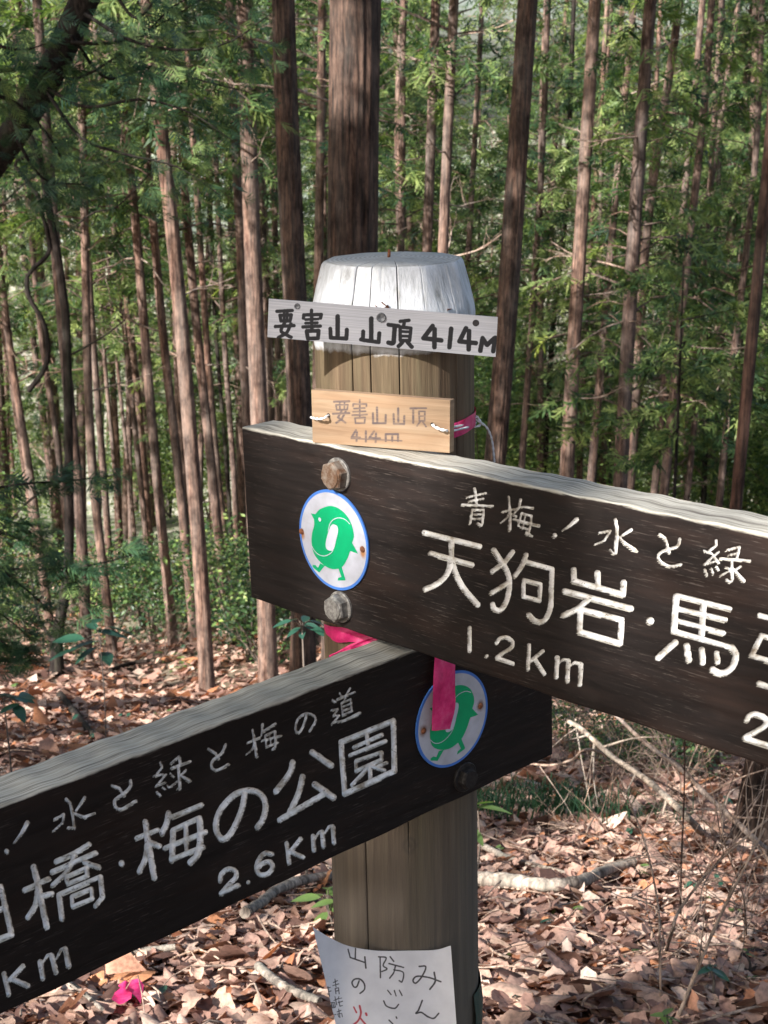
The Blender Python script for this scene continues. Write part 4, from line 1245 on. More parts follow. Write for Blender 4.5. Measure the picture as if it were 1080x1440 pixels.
def plate_mat():
    k = NT('brushed_aluminium')
    b = k.noise(k.coord((6, 900, 6)), 1.0, 3, .7); n = k.noise(k.coord((8, 60, 1)), 1.0, 4)
    c = k.ramp(b, [(.3, (.22, .22, .235)), (.7, (.37, .37, .39))])
    c = k.mix(k.ramp(n, [(.4, 0.), (.7, .25)]), c, (.36, .35, .35))
    s = k.attr('sdf'); wob = k.noise(k.coord((1, 1, 1)), 300, 2)
    m = k.n('MapRange', i_1=.0003, i_2=-.0003); m.clamp = True
    k.l(k.math('ADD', s, k.math('MULTIPLY', k.math('SUBTRACT', wob, .5), .0008)), m.inputs[0])
    c = k.mix(m.outputs[0], c, (.003, .003, .004))
    k.col(c); k.rough(k.ramp(b, [(.3, .5), (.7, .38)]), .4)
    k.l(k.math('MULTIPLY', k.math('SUBTRACT', 1.0, m.outputs[0]), .55), k.b.inputs['Metallic'])
    k.bump(b, .12, .0004)
    return k.m


def tag_mat():
    k = NT('plain_wood_tag')
    g = k.noise(k.coord((7, 130, 7)), 1.0, 6, .6, .6); g2 = k.noise(k.coord((3, 30, 3)), 1.0, 3, .5, 1.0)
    c = k.ramp(g, [(.3, (.18, .115, .07)), (.5, (.27, .185, .115)), (.7, (.33, .24, .16))])
    c = k.mix(k.ramp(g2, [(.45, 0.), (.55, .35), (.65, 0.)]), c, (.27, .15, .08))
    s = k.attr('sdf'); wob = k.noise(k.coord((60, 500, 60)), 1.0, 3)
    m = k.n('MapRange', i_1=.0005, i_2=-.0006); m.clamp = True
    k.l(s, m.inputs[0])
    ink = k.math('MULTIPLY', m.outputs[0], k.ramp(wob, [(.42, .95), (.7, .45)]))
    c = k.mix(ink, c, (.07, .055, .06))
    k.col(c); k.rough(.65, .25); k.bump(g, .3, .0008)
    return k.m


def paper_mat():
    k = NT('laminated_paper')
    n = k.noise(k.coord((1, 1, 1)), 200, 3); n2 = k.noise(k.coord((1, 1, 1)), 25, 4)
    c = k.ramp(n2, [(.3, (.62, .63, .68)), (.6, (.74, .75, .80))])
    c = k.mix(k.ramp(n, [(.72, 0.), (.76, .35)]), c, (.3, .3, .33))
    for nm, ic in (('sdf', (.012, .012, .016)), ('sdf2', (.45, .02, .04))):
        s = k.attr(nm); m = k.n('MapRange', i_1=.00035, i_2=-.0003); m.clamp = True
        k.l(k.math('ADD', s, k.math('MULTIPLY', k.math('SUBTRACT', n, .5), .0006)), m.inputs[0])
        c = k.mix(k.math('MULTIPLY', m.outputs[0], .93), c, ic)
    k.col(c); k.rough(.35, .4)
    k.translucent(c, .15)
    return k.m


BM = board_mat()
M['post'] = wood_post_mat(); M['plate'] = plate_mat(); M['tag'] = tag_mat(); M['paper'] = paper_mat()
M['zinc'] = simple('weathered_zinc', (.13, .12, .11), .5, .45, c2=(.30, .285, .26), nscale=160)
M['bolt'] = simple('rusty_bolt_head', (.13, .07, .04), .6, .35, c2=(.26, .22, .18), nscale=110)
M['bolt_dark'] = simple('stained_bolt', (.014, .012, .012), .55, .2, c2=(.03, .027, .026), nscale=200)
M['bwhite'] = simple('enamel_white', (.45, .46, .53), .4, 0, .06, 40, .4)
M['bgreen'] = simple('enamel_green', (.0, .28, .11), .4, 0, .1, 40, .4)
M['bblue'] = simple('enamel_blue', (.05, .15, .45), .4, 0, .1, 60, .4)
M['rust'] = simple('rust', (.12, .045, .02), .85, 0, c2=(.26, .10, .05), nscale=300)
M['pink'] = simple('pink_tape', (.62, .02, .13), .45, 0, .1, 50, .4, c2=(.70, .04, .19))
kp = NT('pink_tape'); n_ = kp.noise(kp.coord((1, 1, 1)), 55, 5, .7); pc_ = kp.ramp(n_, [(.3, (.62, .02, .14)), (.5, (.80, .04, .22)), (.7, (.85, .14, .32))]); kp.col(pc_); kp.rough(.42, .45); kp.bump(n_, .5, .002); kp.translucent(pc_, .35); M['pink'] = kp.m
M['string'] = simple('white_string', (.62, .61, .6), .8, 0, .2, 300, .1)
M['hole'] = simple('screw_hole', (.012, .01, .01), .9)  # near-black discs standing in for the shade inside holes
M['screw'] = simple('old_screw', (.05, .05, .055), .5, .5, c2=(.12, .12, .12), nscale=500)
M['strap'] = simple('green_strap', (.02, .05, .04), .4, 0, .3, 80, .4)
M['white_side'] = simple('worn_board_side', (.3, .28, .25), .8)

# --- the post
zg = float(ground_z(POST[0], POST[1]))
base = POST + AX * ((zg - POST[2]) / AX[2])
post_root = tag(link('signpost', None, loc=base), 'round wooden trail signpost with white painted top and two crossed dark direction boards', 'signpost')
Mroot_inv = Matrix.Translation(-Vector(base))
H = 1.413 - zg
angs = list(np.linspace(0, 2 * math.pi, 160, endpoint=False))
# angle 0 faces the viewer, positive to the right
cracks = [(a_, w_ * .65, d_, e_ if a_ in (-31, -17, 3.0) else e_ * .5) for a_, w_, d_, e_ in [(-31, .0014, .006, 1.0), (-17, .0010, .005, .5), (3.0, .0012, .006, 1.0), (-44, .0007, .003, .4), (-55, .0007, .003, .6), (22, .0006, .003, .35), (48, .0008, .003, .5), (-9, .0005, .002, .3), (70, .001, .004, 1), (120, .0015, .006, 1), (-110, .0012, .005, 1), (170, .002, .007, 1)]]
for a, wd, dp, ex in cracks:
    a = math.radians(a); da = wd / .09
    angs += [(a + q * da) % (2 * math.pi) for q in (-1.2, -.8, -.4, 0, .4, .8, 1.2)]
angs = np.array(sorted(angs))
zs = np.concatenate([np.linspace(-.1, H - .115, 150), np.linspace(H - .11, H - .056, 12), np.linspace(H - .052, H, 16)])
prof = np.interp(zs, [0, H - .10, H - .058, H - .050, H - .002, H], [.0915, .0905, .0925, .0915, .0785, .0765])
r = np.random.default_rng(3)
A_, Z_ = np.meshgrid(angs, zs)
R_ = prof[:, None] * np.ones_like(A_)
facet = np.clip((Z_ - (H - .058)) / .03, 0, 1)
R_ *= 1 + facet * (.9 * (math.cos(math.pi / 10) / np.cos((A_ + .2) % (2 * math.pi / 10) - math.pi / 10) - .975)) + 0 * A_ + .003 * np.sin(3 * A_ + 1) + .002 * np.sin(40 * A_ + 2 * np.sin(Z_ * 4))
dark = np.zeros_like(A_)
for a, wd, dp, ex in cracks:
    a0 = math.radians(a) + (.02 * np.sin(Z_ * 5 + a) + .008 * np.sin(Z_ * 17 + a)) * 0
    d = np.abs((A_ - a0 + math.pi) % (2 * math.pi) - math.pi) * .09
    gate = np.clip(np.sin(Z_ * (3 + abs(a) % 3) + a) * 2 + (ex - .5) * 6 - np.clip((.95 - Z_) * 8, 0, 2.6), 0, 1)
    gate = np.where(Z_ > H - .07, np.clip(1.2 - (1 - ex) * 1.2, 0, 1), gate)
    q = np.clip(1.25 - d / (wd * .8), 0, 1) * gate
    R_ -= dp * q; dark = np.maximum(dark, q)
V = np.stack([R_ * np.sin(A_), -R_ * np.cos(A_), Z_], -1)
na = len(angs)
i = np.arange(len(zs) - 1)[:, None] * na; j = np.arange(na)[None, :]; kk = (j + 1) % na
F = np.stack([i + j, i + kk, i + na + kk, i + na + j], -1).reshape(-1, 4)
V[..., 2] += zg
mb = MB(); mb.add(V.reshape(-1, 3), F, 0, dark.ravel())
ring = V[-1]
rings = [ring]
for s_ in (.97, .7, .4, .15):
    q = ring.copy(); q[:, :2] *= s_; q[:, 2] += (1 - s_) * .004 + .001; rings.append(q)
vv = np.vstack(rings + [np.array([[0, 0, ring[0, 2] + .006]])])
ff = [[a * na + b_, a * na + (b_ + 1) % na, (a + 1) * na + (b_ + 1) % na, (a + 1) * na + b_] for a in range(4) for b_ in range(na)]
mb.add(vv, ff, 0, np.concatenate([dark[-1] * (.9 if s_ > .6 else 0) for s_ in (1, .97, .7, .4, .15)] + [[0]]))
ff = [[4 * na + b_, 4 * na + (b_ + 1) % na, 5 * na] for b_ in range(na)]
mb.add(vv, ff, 0, 0)
po = link('post', mb.mesh('post', M['post']), post_root)
rotq = Vector((0, 0, 1)).rotation_difference(Vector(AX))
po.matrix_local = Mroot_inv @ Matrix.Translation(Vector(base)) @ rotq.to_matrix().to_4x4() @ Matrix.Translation((0, 0, -zg))
# torn splinters of bark on the painted head, above the plate
for (u, v_, s_) in ((537, 432, 1), (545, 434, .7), (529, 434, .6), (622, 437, .8), (629, 439, .6)):
    p = at(u, v_, 1.647 if u < 600 else 1.668); mb = MB(); r = np.random.default_rng(int(u))
    pts = [p + r.normal(0, .0035, 3) * [1, .6, 1] * s_ for q in range(5)] + [p + [0, -.006, .007 * s_]]
    mb.add(pts, [[0, 1, 5], [1, 2, 5], [2, 3, 5], [3, 4, 5], [4, 0, 5]], 0, .5)
    o = link('splinter', mb.mesh('splinter', M['rust'], smooth=False), post_root); o.matrix_local = Mroot_inv
# rusty nail in the top
mb = MB(); p = at(546, 357, 1.72); tube(mb, [p - [0, 0, .012], p + [.001, 0, .001], p + [.001, 0, .005]], [.0016, .0018, .0014], 8)
o = link('nail', mb.mesh('nail', M['rust']), post_root); o.matrix_local = Mroot_inv

# --- the carved words
A0 = ((580, 670), 4.32); B0 = ((830, 700), 4.0); Z4 = ((780, 760), 3.6)
C0 = ((0, 1120), 3.6); D0 = ((280, 940), 3.6); E0 = ((0, 1000), 3.6)
SR = []
SR += strokes_px(*A0, [
    (17, [(72, 342), (405, 425)]), (16, [(108, 467), (360, 537)]), (17, [(236, 395), (234, 500)]), (-17, [(234, 490), (215, 580), (160, 645), (78, 685)]), (-17, [(236, 500), (262, 590), (310, 680), (395, 780)]),
    (-16, [(492, 447), (530, 505), (570, 570), (588, 640), (578, 730), (550, 795), (520, 815), (492, 800), (486, 778)]), (15, [(607, 460), (560, 520)]), (15, [(560, 520), (483, 578)]), (15, [(590, 640), (480, 708)]),
    (-15, [(688, 478), (665, 540), (620, 605)]), (15, [(690, 520), (845, 562), (842, 700)]), (-16, [(842, 690), (838, 790), (812, 860), (775, 885), (735, 872), (706, 842)]),
    (13, [(675, 630), (775, 655), (770, 755), (672, 730), (675, 630)]),
    (12, [(345, 920), (345, 1060)]), (12, [(448, 1092)]),
    (-12, [(510, 1012), (530, 985), (570, 978), (605, 1005), (600, 1040), (560, 1065), (515, 1098)]), (12, [(512, 1102), (608, 1138)]),
    (12, [(707, 1025), (700, 1170)]), (12, [(790, 1062), (718, 1120)]), (12, [(742, 1108), (800, 1200)]),
    (14, [(878, 1100), (872, 1220)]), ((6, 11), [(882, 1140), (912, 1112), (945, 1118)]), (14, [(945, 1120), (940, 1243)]), ((6, 11), [(948, 1155), (985, 1130), (1020, 1138)]), (14, [(1022, 1142), (1016, 1265)]),
    # small brush characters
    (6, [(330, 127), (445, 100)]), ((9, 6), [(376, 75), (388, 165)]), (6, [(340, 152), (430, 134)]), (7, [(300, 172), (486, 180)]), ((6, 8), [(362, 200), (348, 285)]), (7, [(362, 203), (428, 203)]), (-8, [(430, 203), (424, 270), (415, 298), (396, 285)]), (5, [(360, 230), (422, 230)]), (5, [(356, 257), (420, 257)]),
    ((6, 10), [(583, 122), (592, 220), (588, 325)]), (6, [(545, 215), (635, 195)]), ((7, 4), [(590, 215), (570, 255), (532, 285)]), ((4, 7), [(600, 228), (628, 245)]),
    ((9, 5), [(655, 142), (645, 190), (612, 228)]), ((5, 7), [(650, 183), (732, 192)]), (6, [(662, 222), (640, 300)]), (6, [(662, 222), (722, 240)]), (-7, [(722, 238), (712, 310), (700, 350), (688, 345)]), (7, [(612, 262), (770, 300)]), (5, [(640, 300), (708, 325)]), (5, [(684, 235), (668, 318)]), (7, [(690, 340), (725, 365)]),
    ((15, 10), [(995, 262), (955, 298)]), ((10, 3), [(955, 298), (905, 332)]), (15, [(862, 360)]),
])
SR += strokes_px(*Z4, [
    (15, [(95, 150), (95, 205), (345, 275), (348, 213)]), (15, [(215, 165), (218, 225)]), (15, [(50, 257), (385, 345)]), (-15, [(165, 303), (110, 348), (42, 380)]),
    (15, [(128, 355), (125, 463), (330, 522), (338, 402), (130, 350)]), (20, [(482, 408)]),
    (13, [(618, 280), (885, 347)]), (13, [(618, 345), (862, 402)]), (13, [(612, 405), (852, 470)]), (16, [(614, 283), (602, 460)]), (14, [(602, 460), (895, 543)]), (-17, [(895, 543), (915, 580), (903, 632), (870, 665), (832, 672), (798, 655)]),
    (16, [(752, 325), (742, 480)]), (17, [(608, 518), (524, 593)]), (17, [(666, 535), (677, 605)]), (16, [(743, 555), (748, 618)]), (14, [(818, 572), (824, 615)]),
])
SR += strokes_px(*B0, [
    (15, [(952, 662), (1110, 705), (1105, 815), (960, 775)]), (16, [(960, 780), (906, 888)]), (15, [(906, 888), (1110, 950), (1098, 1060)]), (16, [(948, 1045), (1100, 1100)]), (17, [(1190, 640), (1175, 1180)]),
    (-16, [(880, 1250), (892, 1228), (930, 1218), (978, 1238), (990, 1272), (950, 1305), (868, 1350)]), (15, [(868, 1352), (1050, 1410)]), (14, [(1100, 1425)]), (15, [(1150, 1300), (1150, 1450)]),
    ((9, 10), [(140, 122), (150, 180), (142, 300)]), ((9, 4), [(142, 308), (126, 315), (110, 290)]), (6, [(50, 197), (112, 185)]), ((7, 4), [(110, 190), (80, 240), (25, 263)]), ((10, 4), [(228, 180), (160, 225)]), ((5, 12), [(158, 220), (195, 258), (245, 292)]), ((10, 3), [(245, 292), (268, 302)]),
    ((9, 8), [(390, 207), (420, 230), (443, 310)]), (-8, [(503, 232), (490, 272), (440, 290), (395, 308), (380, 335), (400, 365), (450, 385), (508, 376)]),
    ((9, 6), [(705, 243), (708, 268), (655, 310)]), (5, [(640, 298), (700, 322)]), (6, [(722, 305), (640, 375)]), (5, [(640, 375), (712, 355)]), (6, [(700, 340), (722, 368)]), (7, [(643, 405), (655, 438)]), (6, [(678, 397), (690, 428)]), (6, [(708, 388), (720, 408)]),
    (6, [(765, 295), (838, 275)]), (7, [(838, 278), (825, 335)]), (5, [(775, 322), (828, 312)]), (7, [(730, 342), (898, 355)]), (8, [(795, 355), (797, 460)]), (6, [(797, 468), (782, 476), (765, 460)]), (5, [(758, 388), (780, 402)]), (5, [(728, 440), (780, 412)]), (6, [(845, 385), (808, 412)]), ((5, 11), [(803, 400), (862, 470)]),
])
SL = []
SL += strokes_px(*D0, [
    (14, [(720, 372), (985, 265), (990, 520), (738, 635), (720, 372)]), (10, [(850, 335), (856, 385)]), (10, [(785, 400), (928, 335)]), (10, [(765, 440), (945, 368)]),
    (10, [(795, 470), (797, 520)]), (10, [(797, 468), (925, 425), (925, 462), (800, 518)]), (10, [(860, 500), (775, 590)]), (11, [(866, 500), (868, 562)]), (10, [(872, 495), (940, 515)]), (9, [(950, 478), (905, 498)]),
    (-15, [(475, 475), (460, 530), (390, 622)]), (16, [(575, 425), (670, 490)]), (-15, [(525, 548), (505, 630), (460, 728)]), (14, [(410, 766), (640, 632)]), (17, [(588, 588), (680, 652)]),
    (-15, [(232, 640), (215, 720), (170, 820), (125, 865), (90, 825), (90, 765), (120, 700), (180, 640), (250, 617), (312, 635), (338, 690), (325, 760), (297, 803)]),
    (-12, [(108, 1075), (115, 1040), (150, 1015), (185, 1025), (186, 1058), (155, 1090), (112, 1140)]), (12, [(112, 1140), (200, 1098)]), (10, [(250, 1082)]),
    (-12, [(370, 940), (335, 935), (305, 965), (292, 1010), (310, 1043), (350, 1038), (373, 1005), (358, 978), (320, 988), (298, 1012)]),
    (11, [(445, 885), (457, 985)]), (11, [(515, 862), (460, 932)]), (11, [(472, 930), (527, 955)]), (12, [(578, 850), (583, 920)]), ((5, 9), [(582, 868), (610, 828), (625, 825)]), (12, [(626, 838), (631, 900)]), ((5, 9), [(635, 840), (658, 800), (676, 798)]), (12, [(678, 802), (684, 882)]),
    (6, [(678, 160), (690, 170)]), (5, [(712, 125), (725, 142)]), (5, [(765, 100), (745, 135)]), (5, [(700, 157), (790, 120)]), (4, [(745, 145), (733, 165)]), (5, [(722, 175), (728, 237)]), (4, [(722, 175), (768, 155)]), (5, [(768, 155), (775, 215)]), (4, [(725, 195), (770, 178)]), (4, [(726, 215), (772, 198)]), (5, [(728, 238), (775, 216)]),
    ((5, 4), [(672, 212), (705, 205), (680, 240), (712, 238)]), ((4, 5), [(712, 238), (690, 262), (672, 283)]), ((4, 8), [(680, 272), (735, 265), (815, 226)]),
    (-6, [(545, 235), (530, 285), (507, 325), (490, 308), (500, 260), (540, 228), (580, 238), (590, 268), (560, 317)]),
    ((6, 8), [(272, 312), (280, 360), (293, 445)]), (5, [(245, 377), (310, 350)]), ((6, 3), [(285, 375), (270, 410), (238, 437)]), ((7, 4), [(322, 283), (318, 340)]), (6, [(325, 320), (388, 280)]), (5, [(335, 340), (342, 398)]), (5, [(335, 340), (385, 318)]), (-6, [(385, 318), (388, 390), (372, 412)]), (5, [(318, 367), (416, 340)]), (4, [(358, 335), (366, 388)]), (5, [(342, 398), (400, 375)]),
    (7, [(50, 407), (85, 430), (100, 455)]), (-7, [(135, 385), (115, 430), (72, 465), (65, 500), (95, 515), (150, 486)]),
])
SL += strokes_px(*C0, [
    (16, [(738, 130), (746, 190)]), (16, [(746, 200), (782, 410)]), (12, [(693, 212), (800, 170)]), (-14, [(748, 230), (738, 310), (707, 380)]), (14, [(770, 236), (808, 252)]), (-15, [(855, 85), (845, 135), (822, 185)]), (12, [(870, 105), (1022, 42)]),
    (15, [(878, 172), (872, 322)]), (13, [(878, 170), (1010, 110)]), (-16, [(1012, 112), (1016, 200), (1003, 290), (965, 334)]), (13, [(838, 262), (1042, 180)]), (13, [(872, 320), (1030, 256)]), (12, [(942, 150), (947, 290)]), (16, [(617, 338)]),
    (16, [(172, 358), (190, 430)]), (16, [(190, 430), (238, 660)]), (13, [(125, 475), (248, 418)]), (-14, [(195, 455), (180, 550), (142, 612)]), (13, [(220, 502), (265, 492)]),
    (13, [(452, 243), (385, 285), (285, 330)]), (13, [(485, 287), (265, 382)]), (-12, [(380, 300), (345, 375), (268, 450)]), (13, [(430, 335), (503, 358)]), (11, [(335, 408), (440, 362), (443, 402), (345, 442), (335, 408)]),
    (14, [(315, 618), (300, 500)]), (12, [(300, 498), (508, 407)]), (13, [(510, 407), (520, 510)]), (12, [(520, 510), (485, 553)]), (11, [(365, 508), (465, 467), (470, 517), (370, 558), (365, 508)]),
    (15, [(-70, 490), (5, 458), (60, 700), (-60, 745)]), (13, [(-60, 600), (25, 562)]), (14, [(-90, 500), (-50, 760)]),
    (13, [(22, 898), (45, 1000)]), (12, [(118, 858), (52, 928)]), (13, [(75, 930), (143, 958)]), (14, [(205, 838), (218, 918)]), ((5, 10), [(212, 850), (240, 805), (262, 800)]), (14, [(264, 808), (284, 888)]), ((5, 10), [(285, 825), (310, 775), (330, 768)]), (14, [(333, 775), (348, 858)]),
])
SL += strokes_px(*E0, [
    ((7, 4), [(813, 260), (822, 285), (785, 330)]), (5, [(780, 330), (830, 320)]), (5, [(842, 320), (790, 382)]), (5, [(795, 380), (838, 362)]), (6, [(795, 410), (812, 426)]), (5, [(825, 385), (836, 397)]), (5, [(848, 375), (856, 388)]),
    (6, [(868, 265), (908, 230)]), (7, [(908, 230), (915, 270)]), (6, [(868, 290), (965, 255)]), (7, [(905, 285), (912, 390)]), (5, [(912, 392), (898, 396)]), (4, [(862, 315), (880, 332)]), (5, [(858, 388), (902, 355)]), (5, [(942, 298), (918, 325)]), ((5, 10), [(915, 325), (960, 352)]),
    (7, [(568, 377), (605, 390), (630, 430)]), (-8, [(663, 352), (660, 385), (625, 420), (582, 452), (588, 485), (620, 495), (690, 455)]),
    ((8, 7), [(335, 445), (358, 465), (378, 590)]), (6, [(378, 592), (345, 590)]), (6, [(275, 550), (325, 522)]), ((6, 4), [(325, 522), (318, 565), (268, 610)]), ((9, 5), [(430, 438), (385, 505)]), ((5, 8), [(370, 515), (430, 537)]), ((8, 5), [(430, 537), (482, 515)]),
    ((12, 9), [(140, 565), (110, 620)]), ((9, 3), [(110, 620), (68, 672)]), (13, [(35, 710)]),
])


def board(fr, x0, x1, f0, f1, y0, y1, segs, label, th):
    o, e1, e2, n = fr
    Mx = mat4(o, e1, e2, n)
    gx = np.unique(np.concatenate([np.linspace(x0, x0 + .002, 3), np.arange(x0, f0, .02), np.arange(f0, f1, .00125), np.arange(f1, x1, .02), np.linspace(x1 - .002, x1, 3)]))
    gy = np.unique(np.concatenate([np.linspace(y0, y0 + .002, 3), np.arange(y0 + .003, y1 - .003, .00125), np.linspace(y1 - .002, y1, 3)]))
    def pos(X, Y):
        e = np.minimum.reduce([X - x0, x1 - X, Y - y0, y1 - Y])
        Z = -.0018 * np.clip(1 - e / .002, 0, 1) ** 2 + .00006 * np.sin(Y * 500 + 3 * np.sin(X * 5)) * np.clip(e / .004, 0, 1)
        Yy = Y + np.where(Y > y1 - .0025, .0005 * (np.sin(X * 61) + np.sin(X * 143 + 1)), 0) + np.where(Y < y0 + .0025, .0006 * np.sin(X * 47), 0)
        return np.stack([X, Yy, Z], -1)
    m = top_mat(BM, y1, .70 if fr is FR else .50)  # lower board's colour multiplied darker, standing in for shade on its face
    return panel('direction_board', Mx, gx, gy, pos, segs, m, post_root, Mroot_inv, th, carve=.005, kw={'label': label}, letter_name='carved_lettering')


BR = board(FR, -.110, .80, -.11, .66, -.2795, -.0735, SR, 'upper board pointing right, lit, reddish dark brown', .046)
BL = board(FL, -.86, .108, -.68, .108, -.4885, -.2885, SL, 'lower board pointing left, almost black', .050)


# --- round trail badges, bolts
BIRD0 = ((340, 580), 4.154)
def to_loc(pts, fr=FR, bo=BIRD0):
    out = []
    for (x, y) in pts:
        out.append(on_board(fr, x / bo[1] + bo[0][0], y / bo[1] + bo[0][1]))
    return np.array(out)
bc = to_loc([(543, 743)])[0]
body = smooth_path(np.c_[to_loc([(440, 592), (462, 566), (490, 552), (525, 543), (565, 552), (605, 580), (640, 625), (660, 680), (665, 725), (655, 758)]) - bc, np.zeros(10)], 40)[:, :2]
tail = to_loc([(690, 822), (645, 806)]) - bc
low = smooth_path(np.c_[to_loc([(640, 815), (625, 855), (595, 900), (545, 912), (500, 895), (455, 855), (428, 810), (418, 750), (422, 700), (434, 655), (432, 620)]) - bc, np.zeros(11)], 44)[:, :2]
beak = to_loc([(414, 586)]) - bc
BODY = np.vstack([body, tail, low, beak])
SLOT = smooth_path(np.c_[to_loc([(530, 662), (545, 650), (568, 660), (574, 690), (562, 745), (548, 796), (525, 804), (505, 790), (502, 755), (516, 700), (530, 662)]) - bc, np.zeros(11)], 36)[:-1, :2]
LEG1 = to_loc([(468, 878), (496, 892), (462, 932), (424, 900), (424, 888), (440, 888), (455, 905)]) - bc
LEG2 = to_loc([(574, 905), (594, 900), (616, 972), (614, 978), (570, 978), (574, 962), (592, 958)]) - bc
ARC1 = smooth_path(np.c_[to_loc([(516, 690), (526, 650), (548, 622), (580, 612), (615, 622), (645, 650)]) - bc, np.zeros(6)], 24)[:, :2]
ARC2 = smooth_path(np.c_[to_loc([(420, 775), (440, 808), (468, 830), (500, 834), (530, 820), (546, 800)]) - bc, np.zeros(6)], 24)[:, :2]
EYE = to_loc([(467, 622)])[0] - bc
rim_pts = to_loc([(543, 470), (543, 1015), (315, 690), (768, 790), (380, 560), (700, 930)]) - bc
RB = float(np.mean(np.linalg.norm(rim_pts, axis=1)))


def badge(parent, fr, cu, cv, screws, rust=0):
    c = on_board(fr, cu, cv)
    mb = MB()
    n = 72; an = np.linspace(0, 2 * math.pi, n, endpoint=False); ci = np.stack([np.cos(an), np.sin(an)], -1)
    def disc(rr, z, mi, r_in=0):
        o = np.c_[ci * rr, np.full(n, z)]
        if r_in:
            i_ = np.c_[ci * r_in, np.full(n, z)]
            q = np.arange(n); mb.add(np.vstack([o, i_]), np.stack([q, (q + 1) % n, (q + 1) % n + n, q + n], -1), mi)
        else:
            q = np.arange(n); mb.add(np.vstack([o, [[0, 0, z]]]), np.stack([q, (q + 1) % n, np.full(n, n)], -1), mi)
    disc(RB, .0016, 2, RB * .945); disc(RB * .945, .0016, 0)
    q = np.arange(n)
    mb.add(np.vstack([np.c_[ci * RB, np.full(n, .0016)], np.c_[ci * RB, np.full(n, 0.0)]]), np.stack([q + n, (q + 1) % n + n, (q + 1) % n, q], -1), 2)
    # dome screws and their rust runs
    for (sx_, sy_) in screws:
        for k in range(4):
            r1, r0 = .0036 * math.cos(k * .39), .0036 * math.cos((k + 1) * .39); z1, z0 = .0018 + .0022 * math.sin(k * .39), .0018 + .0022 * math.sin((k + 1) * .39)
            m_ = 16; a2 = np.linspace(0, 2 * math.pi, m_, endpoint=False); c2 = np.stack([np.cos(a2), np.sin(a2)], -1)
            q2 = np.arange(m_)
            mb.add(np.vstack([np.c_[c2 * r1 + [sx_, sy_], np.full(m_, z1)], np.c_[c2 * r0 + [sx_, sy_], np.full(m_, z0)]]), np.stack([q2, (q2 + 1) % m_, (q2 + 1) % m_ + m_, q2 + m_], -1), 3)
        mb.add(np.array([[sx_ - .0012, sy_ - .0012, .004], [sx_ + .0012, sy_ - .0012, .004], [sx_ + .0012, sy_ + .0012, .004], [sx_ - .0012, sy_ + .0012, .004]]), [[0, 1, 2, 3]], 3)
    me = mb.mesh('trail_badge', [rust_white(screws, rust), M['bgreen'], M['bblue'], M['rust']], smooth=False)
    # the printed bird, flat shapes a hair proud of each other
    import bmesh
    bm = bmesh.new(); bm.from_mesh(me)
    def ngon(P, z, mi):
        vs = [bm.verts.new((p[0], p[1], z)) for p in P]
        f_ = bm.faces.new(vs); f_.material_index = mi
        f_.normal_update()
        if f_.normal.z < 0: f_.normal_flip()
    ngon(BODY, .0019, 1); ngon(LEG1, .0018, 1); ngon(LEG2, .0018, 1); ngon(SLOT, .0021, 4)
    ngon(EYE + ci[::6] * .0024, .0021, 4)
    for arc in (ARC1, ARC2):
        d = np.gradient(arc, axis=0); d /= np.linalg.norm(d, axis=1)[:, None]; nn = np.stack([-d[:, 1], d[:, 0]], -1) * .00042
        ngon(np.vstack([arc + nn, (arc - nn)[::-1]]), .0022, 4)
    bmesh.ops.triangulate(bm, faces=[f_ for f_ in bm.faces if len(f_.verts) > 4])
    bm.to_mesh(me); bm.free()
    me.materials.append(M['bwhite'])
    o = link('trail_badge', me, parent, (c[0], c[1], .0008))
    return o


def rust_white(screws, amt):
    k = NT('badge_enamel')
    v = k.coord((1, 1, 1)); n = k.noise(v, 45, 4); n3 = k.noise(v, 160, 5, .7)
    c = k.ramp(n, [(.3, (.33, .335, .37)), (.7, (.45, .46, .52))])
    c = k.mix(k.ramp(k.noise(k.coord((40, 300, 1)), 1.0, 4, .7), [(.62, 0.), (.72, .45)]), c, (.2, .18, .15))
    for (x, y) in screws:
        mp = k.n('Mapping'); mp.inputs['Location'].default_value = (-x * 170, -(y - .003 * (1 - amt)) * (120 if not amt else 150), 0); mp.inputs['Scale'].default_value = (170 if not amt else 150, 120 if not amt else 120, 0)
        mp.inputs['Location'].default_value = (-x * mp.inputs['Scale'].default_value[0], -(y - .0035 * (1 - amt)) * mp.inputs['Scale'].default_value[1], 0)
        k.l(v, mp.inputs[0])
        ln = k.n('VectorMath', operation='LENGTH'); k.l(mp.outputs[0], ln.inputs[0])
        f = k.math('ADD', ln.outputs['Value'], k.math('MULTIPLY', k.math('SUBTRACT', n3, .5), .7))
        c = k.mix(k.ramp(f, [(.35, .95), (1.0, 0.)]), c, (.34, .15, .05) if not amt else (.15, .075, .04))
    k.col(c); k.rough(.4, .4)
    return k.m


sL = (to_loc([(360, 692), (716, 796)]) - bc)
badge(BR, FR, 470.7, 758.9, [tuple(sL[0]), tuple(sL[1])])
c2 = on_board(FL, 634.5, 1010.5)
s2 = [on_board(FL, 440 + 460 / 3, 860 + 500 / 3) - c2, on_board(FL, 440 + 700 / 3, 860 + 395 / 3) - c2]
badge(BL, FL, 634.5, 1010.5, [tuple(s2[0]), tuple(s2[1])], 1)


